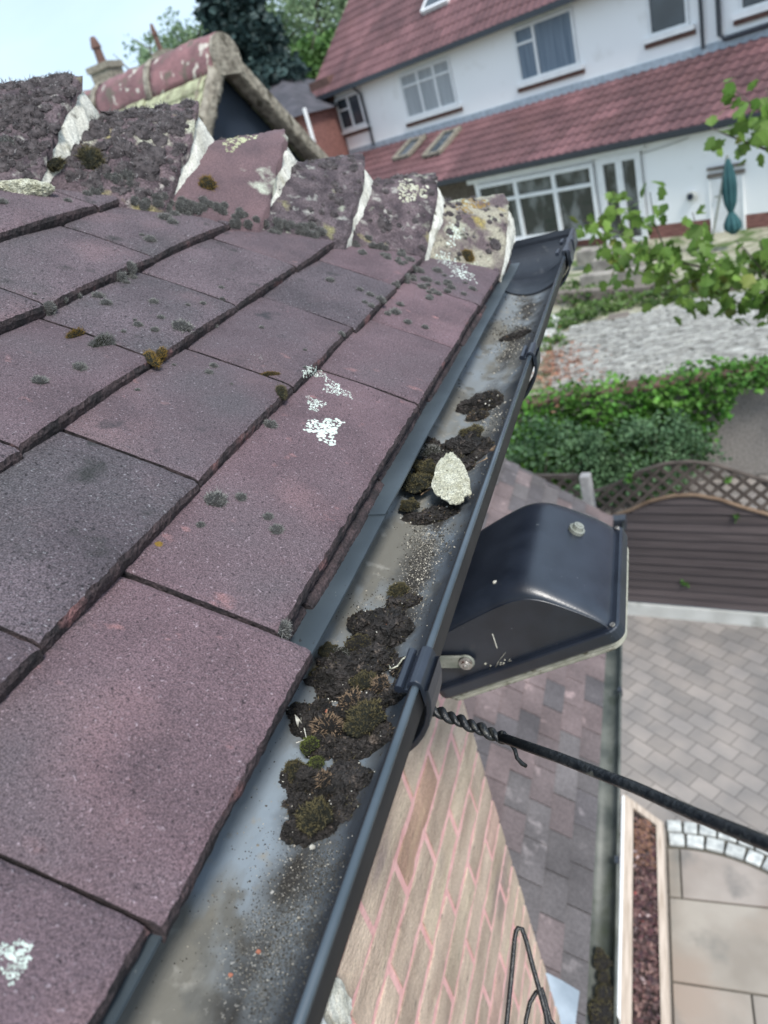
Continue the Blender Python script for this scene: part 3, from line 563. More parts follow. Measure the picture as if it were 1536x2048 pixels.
# skylights in the lean-to roof
def onroof(px, py):
    A = hp(0, 3.42, DE-.22); e = (hp(0, 4.5, DM) - A).normalized(); n = hu.cross(e).normalized(); r = ray(px, py); t = (A-CAM).dot(n)/r.dot(n); p = CAM + r*t
    return p, e, n
for i, ((x0, y0), (x1, y1)) in enumerate([((805, 320), (838, 283)), ((868, 314), (905, 268))]):
    p0, e, n = onroof(x0, y0); p1, _, _ = onroof(x1, y1); n = n if n.z > 0 else -n; c = (p0+p1)/2; L_ = abs((p1-p0).dot(e))/2; wd = .30
    b = MB(); b.obox(c + n*.07, hu*wd, e*L_, n*.03); sk = ob('skylight', b, m_glass, house)
    b = MB()
    for q in (-1, 1): b.obox(c + n*.10 + hu*wd*q, hu*.05, e*(L_+.05), n*.05); b.obox(c + n*.09 + e*L_*q, hu*(wd+.05), e*.04, n*.04)
    ob('frame', b, m_verge, sk)
A = hp(0, 6.42, DM-.30); e = (hp(0, 10.9, DM+4.9) - A).normalized(); n = hu.cross(e).normalized(); n = n if n.z > 0 else -n
r = ray(878, 4); t = (A-CAM).dot(n)/r.dot(n); c = CAM + r*t + e*.35
b = MB(); b.obox(c + n*.08, hu*.45, e*.55, n*.04); sk = ob('skylight', b, m_glass, house)
b = MB(); b.obox(c + n*.08 - e*.58, hu*.5, e*.04, n*.06); b.obox(c + n*.08 + e*.58, hu*.5, e*.04, n*.06); b.obox(c+n*.08-hu*.48, hu*.04, e*.6, n*.06); b.obox(c+n*.08+hu*.48, hu*.04, e*.6, n*.06); ob('frame', b, m_white, sk)
# parasol, folded
ps_ = Vector(hp(fpx(1460, 400, DE)[0]+.25, ZG, DE, 1.6)); par = thing('parasol', 'folded teal parasol standing by the white back door', 'parasol', ps_)
top = Py(1455, 318, ps_.y); mid = Py(1462, 424, ps_.y); bot = Py(1468, 468, ps_.y); b = MB()
def fold(p0, p1, rr, mb):
    n = 24; m = len(rr)
    def fn(u, v):
        i = u*(m-1); k = min(int(i), m-2); r = rr[k] + (rr[k+1]-rr[k])*(i-k); a = 2*math.pi*v; r *= 1 + .18*math.cos(8*a); c = p0 + (p1-p0)*u; return (c.x + r*math.cos(a), c.y + r*math.sin(a), c.z)
    mb.grid(fn, 24, 48)
fold(top, mid, [.03, .07, .10, .11, .105, .09, .04], b); fold(mid, bot, [.04, .09, .13, .13, .04], b); ob('canopy', b, m_parasol, par, smooth=True)
b = MB(); b.tube([ps_, top + Vector((0, 0, .06))], .022, 8); b.tube([ps_, ps_ + Vector((0, 0, .08))], [.25, .22], 16); ob('pole', b, m_steel, par)
# ------------------------------------------------------------------ far houses, chimneys, trees
def Pyy(px, py, D):   # at horizontal distance D
    r = ray(px, py); return CAM + r*(D/math.hypot(r.x, r.y))
far = thing('house', 'dark roofed red brick house behind the gable end at the left of the white house', 'house', Pyy(600, 260, 26))
a, c = Pyy(480, 215, 26), Pyy(596, 206, 25); LEN = math.hypot(c.x-a.x, c.y-a.y); d = (c-a); d.z = 0; d.normalize(); n = Vector((-d.y, d.x, 0))
def fb(name, s0, s1, z0, z1, o, m):
    b = MB(); b.hexa([a+d*s0+n*0+Vector((0,0,z0-a.z)), a+d*s1+Vector((0,0,z0-a.z)), a+d*s1+n*o+Vector((0,0,z0-a.z)), a+d*s0+n*o+Vector((0,0,z0-a.z)), a+d*s0+Vector((0,0,z1-a.z)), a+d*s1+Vector((0,0,z1-a.z)), a+d*s1+n*o+Vector((0,0,z1-a.z)), a+d*s0+n*o+Vector((0,0,z1-a.z))]); return ob(name, b, m, far)
ez = Pyy(590, 228, 25.4).z; rz = Pyy(520, 158, 29).z
fb('wall', -2, LEN, 0, ez, 7, m_redbrick)
b = MB(); q0 = a - d*2.3 - n*.3; q1 = a + d*(LEN+.2) - n*.3; Zv = lambda p, z: Vector((p.x, p.y, z))
b.add([Zv(q0, ez-.1), Zv(q1, ez-.1), Zv(q1+n*4-d*2.6, rz), Zv(q0+n*4, rz), Zv(q1+n*8, ez-.1), Zv(q0+n*8, ez-.1)], [(0, 1, 2, 3), (1, 4, 2), (3, 2, 4, 5), (0, 3, 5)]); ob('roof', b, m_darkroof, far)
b = MB(); p = Pyy(608, 216, 24.6); p2 = Pyy(648, 270, 33.6); b.tube([p, Vector((p.x, p.y, 0))], .06, 8); ob('downpipe', b, m_white, far)
for (px, py, top_, wd, lab) in ((219, 158, 128, 38, 'chimney pot on a pale stack rising left of the ridge tiles'), (333, 130, 102, 22, 'small dark chimney pot peeping over the terracotta ridge')):
    D = 24; base = Pyy(px, py, D); tz = Pyy(px, top_, D).z; w_ = wd/FPX*D/2; ch = thing('chimney', lab, 'chimney', base)
    b = MB(); b.box((base.x-w_, base.y-w_, base.z-5), (base.x+w_, base.y+w_, tz)); b.box((base.x-w_*1.15, base.y-w_*1.15, tz-.12), (base.x+w_*1.15, base.y+w_*1.15, tz+.03)); ob('stack', b, m_verge, ch)
    b = MB(); r0 = w_*.42; h = .68; c = Vector((base.x-.02, base.y, tz)); b.tube([c, c+Vector((0,0,h*.2)), c+Vector((0,0,h*.6)), c+Vector((0,0,h*.62)), c+Vector((0,0,h*.85)), c+Vector((0,0,h))], [r0*1.1, r0*.9, r0*.8, r0*1.1, r0*.75, r0*.5], 12); ob('chimney_pot', b, m_brownbrick, ch)
def ttree(label, px, py_top, py_bot, wpx, D, m, n, size, seed, conic=False, sparse=0.):
    top = Pyy(px, py_top, D); bot = Pyy(px, py_bot, D); H = top.z; w = wpx/FPX*D/2; t = thing('tree', label, 'tree', (top.x, top.y, 0)); rs = random.Random(seed); b = MB()
    zb = min(bot.z, H*.45) if not conic else 1.0
    for i in range(n):
        if conic:
            u = rs.random()**.8; z = zb + (H-zb)*(1-u); tier = .78 + .3*abs(math.sin(z*2.6 + rs.gauss(0, .12))); rr = (w*1.25*u**.85 + .08)*tier*rs.uniform(.4, 1.06); a = rs.uniform(0, 6.283); p = Vector((top.x + rr*math.cos(a), top.y + rr*math.sin(a), z - rr*.16))
        else:
            v = Vector((rs.gauss(0, 1), rs.gauss(0, 1), rs.gauss(0, 1))).normalized(); k = 1 + .5*fbm(v + Vector((seed, 0, 0)), 1.5, 3); hz = (H-zb)/2
            p = Vector((top.x, top.y, zb+hz)) + Vector((v.x*w, v.y*w, v.z*hz))*k*rs.uniform(.3, 1)**.5
            if fbm(p, .9, 3) < -.12 + sparse: continue
        tn = rs.uniform(.6, 1.3); leaf(b, p, size*rs.uniform(.6, 1.3), rs, 0, .4, (tn,)*3)
    ob('crown', b, m, t); b = MB(); x, y = top.x, top.y
    b.tube([(x, y, 0), (x+.1, y, H*.4), (x, y+.1, H*.75), (x, y, H*.96)], [w*.10+.08, w*.08+.05, w*.04, .02], 8)
    for k in range(14 if not conic else 0):
        a = k*2.4; z = zb + (H-zb)*(.1 + .055*k); b.tube([(x, y, z-1), (x+math.cos(a)*w*.4, y+math.sin(a)*w*.4, z+.3), (x+math.cos(a)*w*.8, y+math.sin(a)*w*.8, z+1.4)], [.09, .05, .015], 5)
    ob('trunk', b, m_bark, t)
ttree('tall dark blue green conifer standing behind the gable roof', 398, -190, 240, 255, 30, m_conif, 42000, .26, 2, True)
ttree('pale feathery tree left of the dark conifer', 350, 40, 140, 190, 42, m_decid, 16000, .20, 3, sparse=.0)
ttree('tall pale airy tree right of the dark conifer', 600, -90, 150, 230, 44, m_decid, 22000, .20, 5, sparse=.02)
ttree('thin feathery tree beside the white house roof', 680, -40, 150, 150, 46, m_decid, 10000, .20, 6, sparse=.04)
ttree('rounded mid green tree below the airy trees', 655, 75, 230, 190, 40, m_green, 20000, .26, 8, sparse=-.1)
ttree('dark green bushy tree right of the conifer', 585, 90, 240, 150, 37, m_green, 14000, .24, 12, sparse=-.1)
ttree('low pale tree seen over the left ridge', 270, 85, 150, 100, 44, m_decid, 7000, .22, 13, sparse=.05)
# ------------------------------------------------------------------ leafy sapling at the right
def sapling():
    t = thing('sapling', 'young tree with drooping bright green leaves reaching in from the right', 'tree', (1.75, 4.75, 0)); rs = random.Random(40); wood = MB(); lf = MB(); D = 4.9
    def q(px, py, dd=0): return Pyy(px, py, D + dd)
    trunk = [Vector((1.75, 4.75, 0)), Vector((1.7, 4.7, 1.2)), Vector((1.65, 4.65, 2.2)), q(1700, 300), q(1690, 60)]
    wood.tube(trunk, [.05, .045, .04, .03, .015], 8)
    B = [[(1720, 640), (1560, 590), (1450, 545), (1340, 520), (1250, 470), (1165, 440)], [(1340, 520), (1310, 450), (1300, 385)], [(1450, 545), (1400, 480), (1385, 425)], [(1250, 470), (1235, 430), (1228, 385)],
         [(1560, 590), (1500, 510), (1470, 480)], [(1720, 420), (1600, 320), (1536, 300), (1455, 270), (1420, 255)], [(1600, 320), (1530, 230), (1470, 180)], [(1600, 340), (1560, 240), (1530, 175)], [(1450, 545), (1360, 570), (1320, 590)],
         [(1720, 640), (1600, 620), (1500, 600)], [(1560, 590), (1530, 520), (1520, 480)], [(1340, 520), (1240, 520), (1200, 500)], [(1560, 590), (1450, 610), (1400, 570)], [(1720, 640), (1560, 560), (1500, 540), (1430, 600)]]
    for i, br in enumerate(B):
        dd = 0 if i in (0, 5) else rs.uniform(-.15, .15); P = [q(x, y, dd*k/len(br)) for k, (x, y) in enumerate(br)]; wood.tube(P, [max(.003, .013*(1-k/len(P))) if i in (0, 5, 9) else .005-.0012*min(k, 3) for k in range(len(P))], 5)
        for (x0, y0), (x1, y1) in zip(br, br[1:]):
            n = int(math.hypot(x1-x0, y1-y0)/(11 if x0 < 1640 else 30))
            if i in (0, 5, 9) and x0 > 1480: n = n//3
            for k in range(n):
                u = rs.random(); x, y = x0+(x1-x0)*u, y0+(y1-y0)*u
                for _ in range(3):
                    p = q(x + rs.gauss(0, 17), y + rs.gauss(8, 20), dd + rs.gauss(0, .10)); tn = rs.uniform(.55, 1.15); c = rs.random()
                    leaf(lf, p, rs.uniform(.045, .085), rs, 1, 1.2, (tn*(1.3 if c < .07 else 1), tn*(.9 if c < .07 else 1), tn))
    ob('branches', wood, m_bark, t, smooth=True); ob('foliage', lf, m_maple, t)
sapling()
# ------------------------------------------------------------------ GABLED ROOF with ridge tiles (behind the bonnets)
gab = thing('gabled_roof', 'small gabled roof with lichened tiles and an open dark blue gable end', 'roof', (-3, 4.2, 4.9))
ax = Vector((-.984, .176, 0)).normalized(); ay = Vector((ax.y, -ax.x, 0))   # ay points to the far side (+y)
if ay.y < 0: ay = -ay
AP = Px(432, 80, -2.2); pitch_ = .98
def gp(a, y, z): return AP + ax*a + ay*y + Vector((0, 0, z))
b = MB(); rr = random.Random(8)
for side in (-1, 1):
    for k in range(9):
        y0_, y1_ = .09 + .105*k, .09 + .105*(k+1.3)
        a0_ = 0
        while a0_ < 3.2:
            h = rr.uniform(-.006, .008); tn = rr.uniform(.6, 1.15) if k < 5 else .7
            q0, q1 = gp(a0_+.03, side*y0_, -y0_*pitch_-.02+h), gp(a0_+.19, side*y0_, -y0_*pitch_-.02+h); q2, q3 = gp(a0_+.19, side*y1_, -y1_*pitch_+.012+h), gp(a0_+.03, side*y1_, -y1_*pitch_+.012+h); D3 = Vector((0, 0, -.028))
            b.hexa([q0+D3, q1+D3, q2+D3, q3+D3, q0, q1, q2, q3], (tn, tn, tn*.95)); a0_ += .168
ob('roof_tiles', b, m_yellowlich, gab)
for k in range(7):
    b = MB(); 
    def fn(u, v, k=k):
        a_ = R_(-62 + 124*v); a_ *= 1.35; r = .135 + .006*fbm((u*3 + k*5, v*4, 1), 2); a0 = -.02 + k*.49 + u*.485; c = gp(a0, 0, -.19)
        return c + ay*(r*math.sin(a_)*1.05) + Vector((0, 0, r*math.cos(a_)*1.6 + .01*math.sin(u*3)))
    b.grid(fn, 14, 18); ob('ridge_tile', b, m_ridge, gab, smooth=True, solid=.016)
    b = MB(); b.grid(lambda u, v, k=k: gp(.465 + k*.49 + u*.045, 0, -.19) + ay*(.147*math.sin(R_(-84+168*v))*1.05) + Vector((0, 0, .145*1.6*math.cos(R_(-84+168*v)))) + Vector((0, 0, .01*fbm((u*4, v*9, k), 3))), 4, 20); ob('ridge_joint', b, m_verge, gab, smooth=True, solid=.012)
b = MB()
for side in (-1, 1):
    def fn(u, v, side=side):   # thick mortared verge
        L_ = u*1.25; w = [(-.0, .02), (-.035, .0), (-.035, -.11), (.06, -.12), (.06, .02)]; i = v*4; k = min(int(i), 3); f = i-k; a0, z0 = w[k]; a1, z1 = w[k+1]
        nn = .012*fbm((L_*3, v*5, side), 6, 3); return gp(a0+(a1-a0)*f + nn, side*(L_*.714), -L_*.70 + z0+(z1-z0)*f + nn)
    b.grid(fn, 60, 12)
ob('verge', b, m_verge, gab, smooth=True)
b = MB(); b.grid(lambda u, v: gp(-.03 + .0*u, .13*math.sin(R_(-70+140*u)), -.10 + (.13*math.cos(R_(-70+140*u)))*v - (1-v)*.08), 14, 6); ob('gable_mortar', b, m_verge, gab, solid=.02)
b = MB(); b.add([gp(.12, -.75, -.84), gp(.12, .95, -1.04), gp(.12, 0, -.06)], [(0, 1, 2)]); ob('gable_panel', b, m_navy, gab, solid=.02)
b = MB(); b.obox(gp(1.6, 0, -1.7), ax*1.45, ay*.68, (0, 0, .95)); ob('wall', b, m_brownbrick, gab)
b = MB(); b.obox(gp(1.6, 0, -1.1), ax*1.4, ay*.3, (0, 0, .55)); ob('roof_core', b, m_darkroof, gab)
#NEAR
# ------------------------------------------------------------------ NEAR HOUSE: brick wall, tiled hip roof
nh = thing('brick_house', 'buff brick house wall with pink mortar under a hipped roof of worn mauve tiles', 'house', (-.8, .5, 3.5))
WX = -.466
b = MB(); b.box((-3, -.6, 0), (WX-.0016, 1.06, 4.62)); ob('mortar', b, m_pink, nh)
b = MB(); rs = random.Random(17); k = 0; z = CZ - .91 + .0815*4
while z > .2:
    off = .625 if k % 2 else .7375; y = off - .225*6
    y0_ = y
    while y0_ < 1.06:
        a, c = max(y0_ + .007, -.6), min(y0_ + .218, 1.066)
        if c - a > .02:
            tn = rs.uniform(.78, 1.12); q = rs.random(); T = (tn, tn*.98, tn*.96)
            if q < .18: T = (tn*.95, tn*.82, tn*.84)
            elif q < .30: T = (tn*1.05, tn*1.06, tn*1.0)
            elif q < .36: T = (tn*1.0, tn*.82, tn*.76)
            zt, zb = z - .0055, z - .0755; n = 8; e = [(rs.uniform(-.0022, .0022), rs.uniform(-.0022, .0022)) for _ in range(n+1)]; V = []; F = []
            for i in range(n+1):
                yy = a + (c-a)*i/n; pr = WX + rs.uniform(-.0015, .0015)
                V += [(pr-.012, yy, zb+e[i][0]), (pr-.001, yy, zb+e[i][0]), (pr, yy, zb+.004+e[i][0]), (pr, yy, zt-.004+e[i][1]), (pr-.001, yy, zt+e[i][1]), (pr-.012, yy, zt+e[i][1])]
            for i in range(n):
                for j in range(5): F.append((i*6+j, (i+1)*6+j, (i+1)*6+j+1, i*6+j+1))
            F += [tuple(range(6)), tuple(range(n*6, n*6+6))[::-1]]
            b.add(V, F, T)
        y0_ += .225
    z -= .0815; k += 1
ob('brickwork', b, m_brick, nh)
b = MB(); b.box((-.60, -.6, CZ-.50), (-.262, 1.24, CZ-.488)); b.box((-.275, -.6, CZ-.487), (-.258, 1.25, CZ-.26)); ob('fascia_board', b, m_gutter_new, nh)
TAN = .699; ang = math.atan(TAN); U = Vector((-math.cos(ang), 0, math.sin(ang))); NN = Vector((math.sin(ang), 0, math.cos(ang))); TH = .0155; HC = 1.487
def rowpos(k): return Vector((-(.214 + .088*k), 0, CZ - (.23 - .0615*k)))
joints = {0: [-.22, -.050, .117, .281, .61, .765, .93, 1.10, 1.27], 1: [-.29, -.125, .04, .207, .374, .545, .708, .873, 1.04, 1.2], 2: [-.15, .0, .165, .33, .493, .645, .80, .965, 1.13],
          3: [-.16, 0, .17, .34, .50, .67, .835, 1.0, 1.1], 4: [-.1, .07, .235, .40, .565, .73, .895, 1.0], 5: [.0, .15, .32, .48, .65, .815, .98], 6: [.07, .24, .40, .57, .73, .9], 7: [.0, .16, .32, .49, .65, .82], 8: [.07, .24, .40, .57, .73]}
tile_bm = []
def slab(k, ya, yb, ds, seed, Lt=.265, drop=0, shade=0):
    o = rowpos(k) - U*ds; tilt = TH/.107*.9; e = (U - NN*tilt).normalized(); n = (NN + U*tilt).normalized(); nv = max(12, int((yb-ya)/.003)); G = .004
    prof = [(.004, -TH), (0, -TH*.9), (-.001, -TH*.6), (-.001, -TH*.3), (.0008, -.0012), (.004, 0)] + [(.004 + (Lt-.004)*(i/34)**1.25, 0) for i in range(1, 35)] + [(Lt, -TH), (.12, -TH), (.03, -TH)]
    V = []; np_ = len(prof); w = yb - ya
    for j in range(nv+1):
        y = ya + w*j/nv
        for i, (s, h) in enumerate(prof):
            q = o + e*s + Vector((0, y, 0)); lim = HC - .035 + q.x; yy = min(y, lim)
            r1 = noise.noise(Vector((s*22 + seed*9, y*22, seed))) ; camb = -.0022*((j/nv - .5)*2)**2 - .004*max(0, 1 - s/.12)**2
            dn = camb + .0009*r1; dsx = 0; dy = 0
            if i <= 7: 
                dsx = .0009*noise.noise(Vector((y*17, seed, 3))) + .0005*noise.noise(Vector((y*70, seed, 8))) + .0007*noise.noise(Vector((y*190, seed, h*150))); dn += .0009*noise.noise(Vector((y*140, i*2.0, seed)))
                if i < 5: dsx += .0010*noise.noise(Vector((y*420, h*400, seed)))
            if j in (0, nv): dn -= .0012; dy = .0007*noise.noise(Vector((s*120, seed, j)))
            p = o + e*(s + dsx) + n*(h + dn) ; V.append((p.x, yy + dy, p.z - drop))
    F = [(j*np_+i, j*np_+(i+1) % np_, (j+1)*np_+(i+1) % np_, (j+1)*np_+i) for j in range(nv) for i in range(np_)]
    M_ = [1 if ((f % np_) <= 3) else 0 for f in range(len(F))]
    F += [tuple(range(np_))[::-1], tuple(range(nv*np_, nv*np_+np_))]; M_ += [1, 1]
    mb = MB(); mb.v = V; mb.f = F; mb.t = [(1, 1, 1)]*len(V); mb.m = M_; return mb
allv, allf = [], []
def reg(mb):
    bs = len(allv); allv.extend(mb.v); allf.extend([tuple(i+bs for i in f) for f in mb.f])
rs = random.Random(2); sd_ = 0
for k in range(9):
    J = joints[k]
    for a, c in zip(J, J[1:]):
        x = rowpos(k).x
        if a > HC - .06 + x: continue
        sd_ += 1; ds = rs.uniform(-.002, .002)
        if k == 0 and a < .1: ds = .010
        if k == 0 and .1 < a < .2: ds = .016
        if k == 0 and a > .2: ds = -.005 + rs.uniform(-.0015, .0015)
        g_ = .0012 if not (k == 1 and abs(a-.374) < .01) else .0018
        mb = slab(k, a + g_, c - g_, ds, sd_, drop=rs.uniform(0, .0012)); reg(mb)
        ob('roof_tile', mb, [m_tile_grey if (k >= 3 or (k == 2 and sd_ % 3) or (k == 1 and sd_ % 3 == 0)) else m_tile, m_tile_edge], nh, smooth=False)
rs = random.Random(9); y = -.17     # under-eaves course, short tiles peeping out below the first row
while y < 1.2:
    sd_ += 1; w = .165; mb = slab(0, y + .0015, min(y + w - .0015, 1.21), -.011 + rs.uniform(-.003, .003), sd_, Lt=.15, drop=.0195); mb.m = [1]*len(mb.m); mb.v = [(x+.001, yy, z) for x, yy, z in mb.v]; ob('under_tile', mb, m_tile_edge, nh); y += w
ROOF = BVHTree.FromPolygons(allv, allf)
b = MB(); c0 = rowpos(-.2); 
b.add([(-.30, -.6, CZ-.262), (-.30, 1.15, CZ-.262), (-1.6, 0.0, CZ-.262+1.3*TAN), (-1.6, -.6, CZ-.262+1.3*TAN)], [(0, 1, 2, 3)]); b.add([(-.30, 1.16, CZ-.25), (-3.4, 1.16, CZ-.25), (-1.9, -.3, CZ+.80)], [(0, 1, 2)])
ob('roof_boarding', b, m_darkroof, nh)
# far hip face (mostly hidden)
b = MB()
for k in range(16):
    yy = 1.255 - .088*k; zz = CZ - .245 + .0615*k; x1_ = -.232 - .088*k
    b.add([(x1_ - .0, yy, zz), (-3.2, yy, zz), (-3.2, yy-.11, zz+.064), (x1_-.11, yy-.11, zz+.064), (x1_, yy, zz-.013), (-3.2, yy, zz-.013)], [(0, 3, 2, 1), (0, 1, 5, 4)])
ob('hip_face_tiles', b, m_tile, nh)
# eaves tray
b = MB(); zt = lambda d: CZ - d
def tray(y0, y1, up_=0):
    return lambda u, v: (-.262 + (.262-.2095)*v + .0004*math.sin(u*30), y0 + (y1-y0)*u, zt(.2515) + up_ - .003*v)
b.grid(tray(-.5, .448), 30, 10); b.grid(tray(.440, 1.22, .0016), 30, 10); ob('eaves_tray', b, m_tray, nh, solid=.0016)
# bonnet hip tiles
hip_u = Vector((-1, -1, TAN)).normalized(); hip_l = Vector((1, -1, 0)).normalized(); hip_n = hip_l.cross(hip_u); hip_n = hip_n if hip_n.z > 0 else -hip_n
BON = []
bmat = {0: m_bonnet_lichen, 1: m_mossy, 2: m_mossy, 3: m_bonnet_clean, 4: m_mossy, 5: m_mossy, 6: m_mossy, 7: m_mossy}
def hippt(k): x = -(.214 + .088*k); return Vector((x, HC + x, CZ - (.23 - .0615*k)))
for k in range(8):
    P0 = hippt(k) - hip_u*.012 + hip_u*{0: .062, 1: .058, 2: .040, 3: .020}.get(k, 0); rr = random.Random(60+k); yawl = rr.uniform(-.03, .03); lift = rr.uniform(-.004, .004) + .012; wid = .114 + rr.uniform(-.004, .006); sg = 50+k
    def bf(u, v, k=k, P0=P0, lift=lift, wid=wid, sg=sg, yawl=yawl, inner=0.):
        t = (v*2-1)*wid*(1 - .24*u); r = .085 - .012*u; H0 = {0: .052, 1: .060, 2: .066, 3: .070}.get(k, .074); hh_ = H0 + lift - .082*u*(H0/.074); dr_ = max(.02, hh_ + .058 - .012*u); m_ = math.sqrt((dr_ + r)**2 - r*r)/(wid*(1 - .24*u)); s = u*.215 + .72*(math.sqrt(t*t + .0020) - .0447)
        hgt = hh_ - inner - (math.sqrt(r*r + (m_*t)**2) - r)
        ed = (.006*noise.noise(Vector((v*6, sg, 0))) + .004*noise.noise(Vector((v*20, sg, 4))) + .002*noise.noise(Vector((v*60, sg, 9))))*max(0, 1-u/.15)
        nn = .0030*noise.noise(Vector((u*7, v*7, sg))) + .0018*noise.noise(Vector((u*30, v*36, sg))) + .0010*noise.noise(Vector((u*80, v*95, sg)))
        if k == 3 and v > .5: nn *= .25
        return P0 + hip_u*(s + ed) + hip_l*(t + yawl*s) + hip_n*(hgt + nn)
    bon_mat = bmat[k]
    mb = MB(); nu, nv = 46, 64; Wt = []
    for layer in (0, TH):
        mb.grid(lambda u, v: bf(u, v, inner=layer), nu, nv)
    q = (nu+1)*(nv+1); E_ = [(j, j+1) for j in range(nv)] + [(i*(nv+1)+nv, (i+1)*(nv+1)+nv) for i in range(nu)] + [((i+1)*(nv+1), i*(nv+1)) for i in range(nu)]
    fb_ = [(a, c, c+q, a+q) for a, c in E_]; mb.f += fb_; mb.m += [0]*len(fb_)
    bo = ob('bonnet_tile', mb, bon_mat, nh, smooth=True); reg(mb)
    # mortar bed filling the mouth
    mo = MB(); nm = 40
    def mf(u, v, k=k, bf=bf, P0=P0, sg=sg):     # u: from tile arc down to the bed, v across
        top_ = bf(0.0, v, inner=TH*.8); t = (v*2-1); base = P0 + hip_l*(t*.106) + hip_n*(.014 - (math.sqrt(.0036 + (1.3*t*.114)**2) - .06)) + hip_u*(.72*(abs(t)*.114*.85) - .030*(1-abs(t)**3))
        p = top_.lerp(base, u); bulge = .008*math.sin(math.pi*min(1, u*1.1)) ; nz_ = .0035*noise.noise(Vector((v*26, u*5, sg))) + .0016*noise.noise(Vector((v*60, u*22, sg)))
        return p - hip_u*(bulge + nz_ - .004) - hip_u*.012*u
    mo.grid(mf, 16, nm)
    mo.grid(lambda u, v: mf(u, v) + hip_u*.03 - hip_n*.030, 16, nm); mob = ob('mortar_bed', mo, m_mortar, bo, smooth=True); reg(mo)
    mob.location = (0, 0, 0)
    BON.append((bo, bf, k))
ROOFALL = BVHTree.FromPolygons(allv, allf)
# ---------- moss ----------
def blades(b, base_fn, n, ln, wd, rs, mi=1):
    for i in range(n):
        p, nrm = base_fn(); d = (nrm + Vector((rs.gauss(0, .45), rs.gauss(0, .45), rs.gauss(0, .45)))).normalized(); w = d.orthogonal().normalized(); w = (Matrix.Rotation(rs.uniform(0, 6.28), 3, d) @ w)*wd; l_ = ln*rs.uniform(.5, 1.3)
        bend = Vector((rs.gauss(0, .3), rs.gauss(0, .3), rs.gauss(0, .2)))*l_
        t = rs.uniform(.5, 1.5); b.add([p-w, p+w, p + d*l_*.6 + w*.6 + bend*.3, p + d*l_ + bend, p + d*l_*.6 - w*.6 + bend*.3], [(0, 1, 2, 3, 4)], (t, t, t), mi)
def ico(sub=2):
    bm = bmesh.new(); bmesh.ops.create_icosphere(bm, subdivisions=sub, radius=1); V = [v.co.copy() for v in bm.verts]; F = [tuple(v.index for v in f.verts) for f in bm.faces]; bm.free(); return V, F
I2, I3, I4, I5 = ico(2), ico(3), ico(4), ico(5)
def cushion_mb(seed, R=1., H=.5, nb=130, ln=.3, wd=.035, mb=None, loc=Vector(), rot=None, I=I3, warp=1.):
    rs = random.Random(seed); b = mb or MB(); V = []
    for v in I[0]:
        k = 1 + warp*(.30*noise.noise(v*1.6 + Vector((seed, 0, 0))) + .16*noise.noise(v*4.5 + Vector((0, seed, 0)))); p = Vector((v.x*R*k, v.y*R*k, max(-.12*R, v.z*H*k))); V.append((rot @ p if rot else p) + loc)
    b.add(V, I[1], None, 0)
    def bf_():
        v = Vector((rs.gauss(0, 1), rs.gauss(0, 1), abs(rs.gauss(0, 1)))).normalized(); k = 1 + warp*.30*noise.noise(v*1.6 + Vector((seed, 0, 0))) + .16*warp*noise.noise(v*4.5 + Vector((0, seed, 0))); p = Vector((v.x*R*k, v.y*R*k, v.z*H*k))*.96; n = Vector((v.x/R, v.y/R, v.z/H)).normalized()
        return ((rot @ p if rot else p) + loc), (rot @ n if rot else n)
    blades(b, bf_, nb, ln, wd, rs); return b
CUSH = [cushion_mb(s, H=.6, nb=300, ln=.42, wd=.030).mesh('moss_tuft', [m_coregrey, m_mossgrey], True) for s in range(6)]
def place(me, name, p, n, sc, label=None, cat=None, group=None, spin=None, flat=1., sy=1.):
    o = bpy.data.objects.new(name, me); C.objects.link(o); q = n.to_track_quat('Z', 'Y'); m = Matrix.Translation(p) @ q.to_matrix().to_4x4() @ Matrix.Rotation(rnd.uniform(0, 6.28) if spin is None else spin, 4, 'Z') @ Matrix.Diagonal((sc, sc*sy, sc*flat, 1)); o.matrix_world = m; return tag(o, label, cat, group)
def moss_at(px, py, rpx, bvh=None, **k):
    p, n = hitb(bvh or ROOFALL, px, py)
    if p is None: return None
    if n.dot(ray(px, py)) > 0: n = -n
    s = rpx/FPX*(fwd.dot(p - CAM)); return place(rnd.choice(CUSH), 'moss_tuft', p - n*s*.05, n, s, **k)
for px, py, r_, lab in [(432, 1000, 21, 'largest grey moss tuft of the three on the big lower tile'), (481, 995, 11, 'small dark moss tuft just right of the largest tuft on the lower tile'), (536, 1034, 10, 'upper of two dark moss tufts near the right of the big lower tile'),
                     (553, 1060, 13, 'lower of two dark moss tufts near the right of the big lower tile'), (401, 1050, 8, 'tiny dark moss dot below the largest tuft on the lower tile'), (568, 1258, 18, 'fluffy grey moss tuft at the joint beside the tile edge above the gutter'),
                     (540, 850, 13, 'flat dark moss tuft left of the white lichen patches'), (160, 735, 13, 'pale grey moss tuft on the mauve tile at the left'), (80, 762, 14, 'palest moss tuft at the far left on the mauve tile'),
                     (365, 655, 19, 'grey moss tuft hanging over the edge of the grey tile'), (98, 617, 13, 'dark moss tuft under the upper tile edge at the left')]:
    moss_at(px, py, r_, label=lab, cat='moss', spin=rnd.uniform(0, 6))
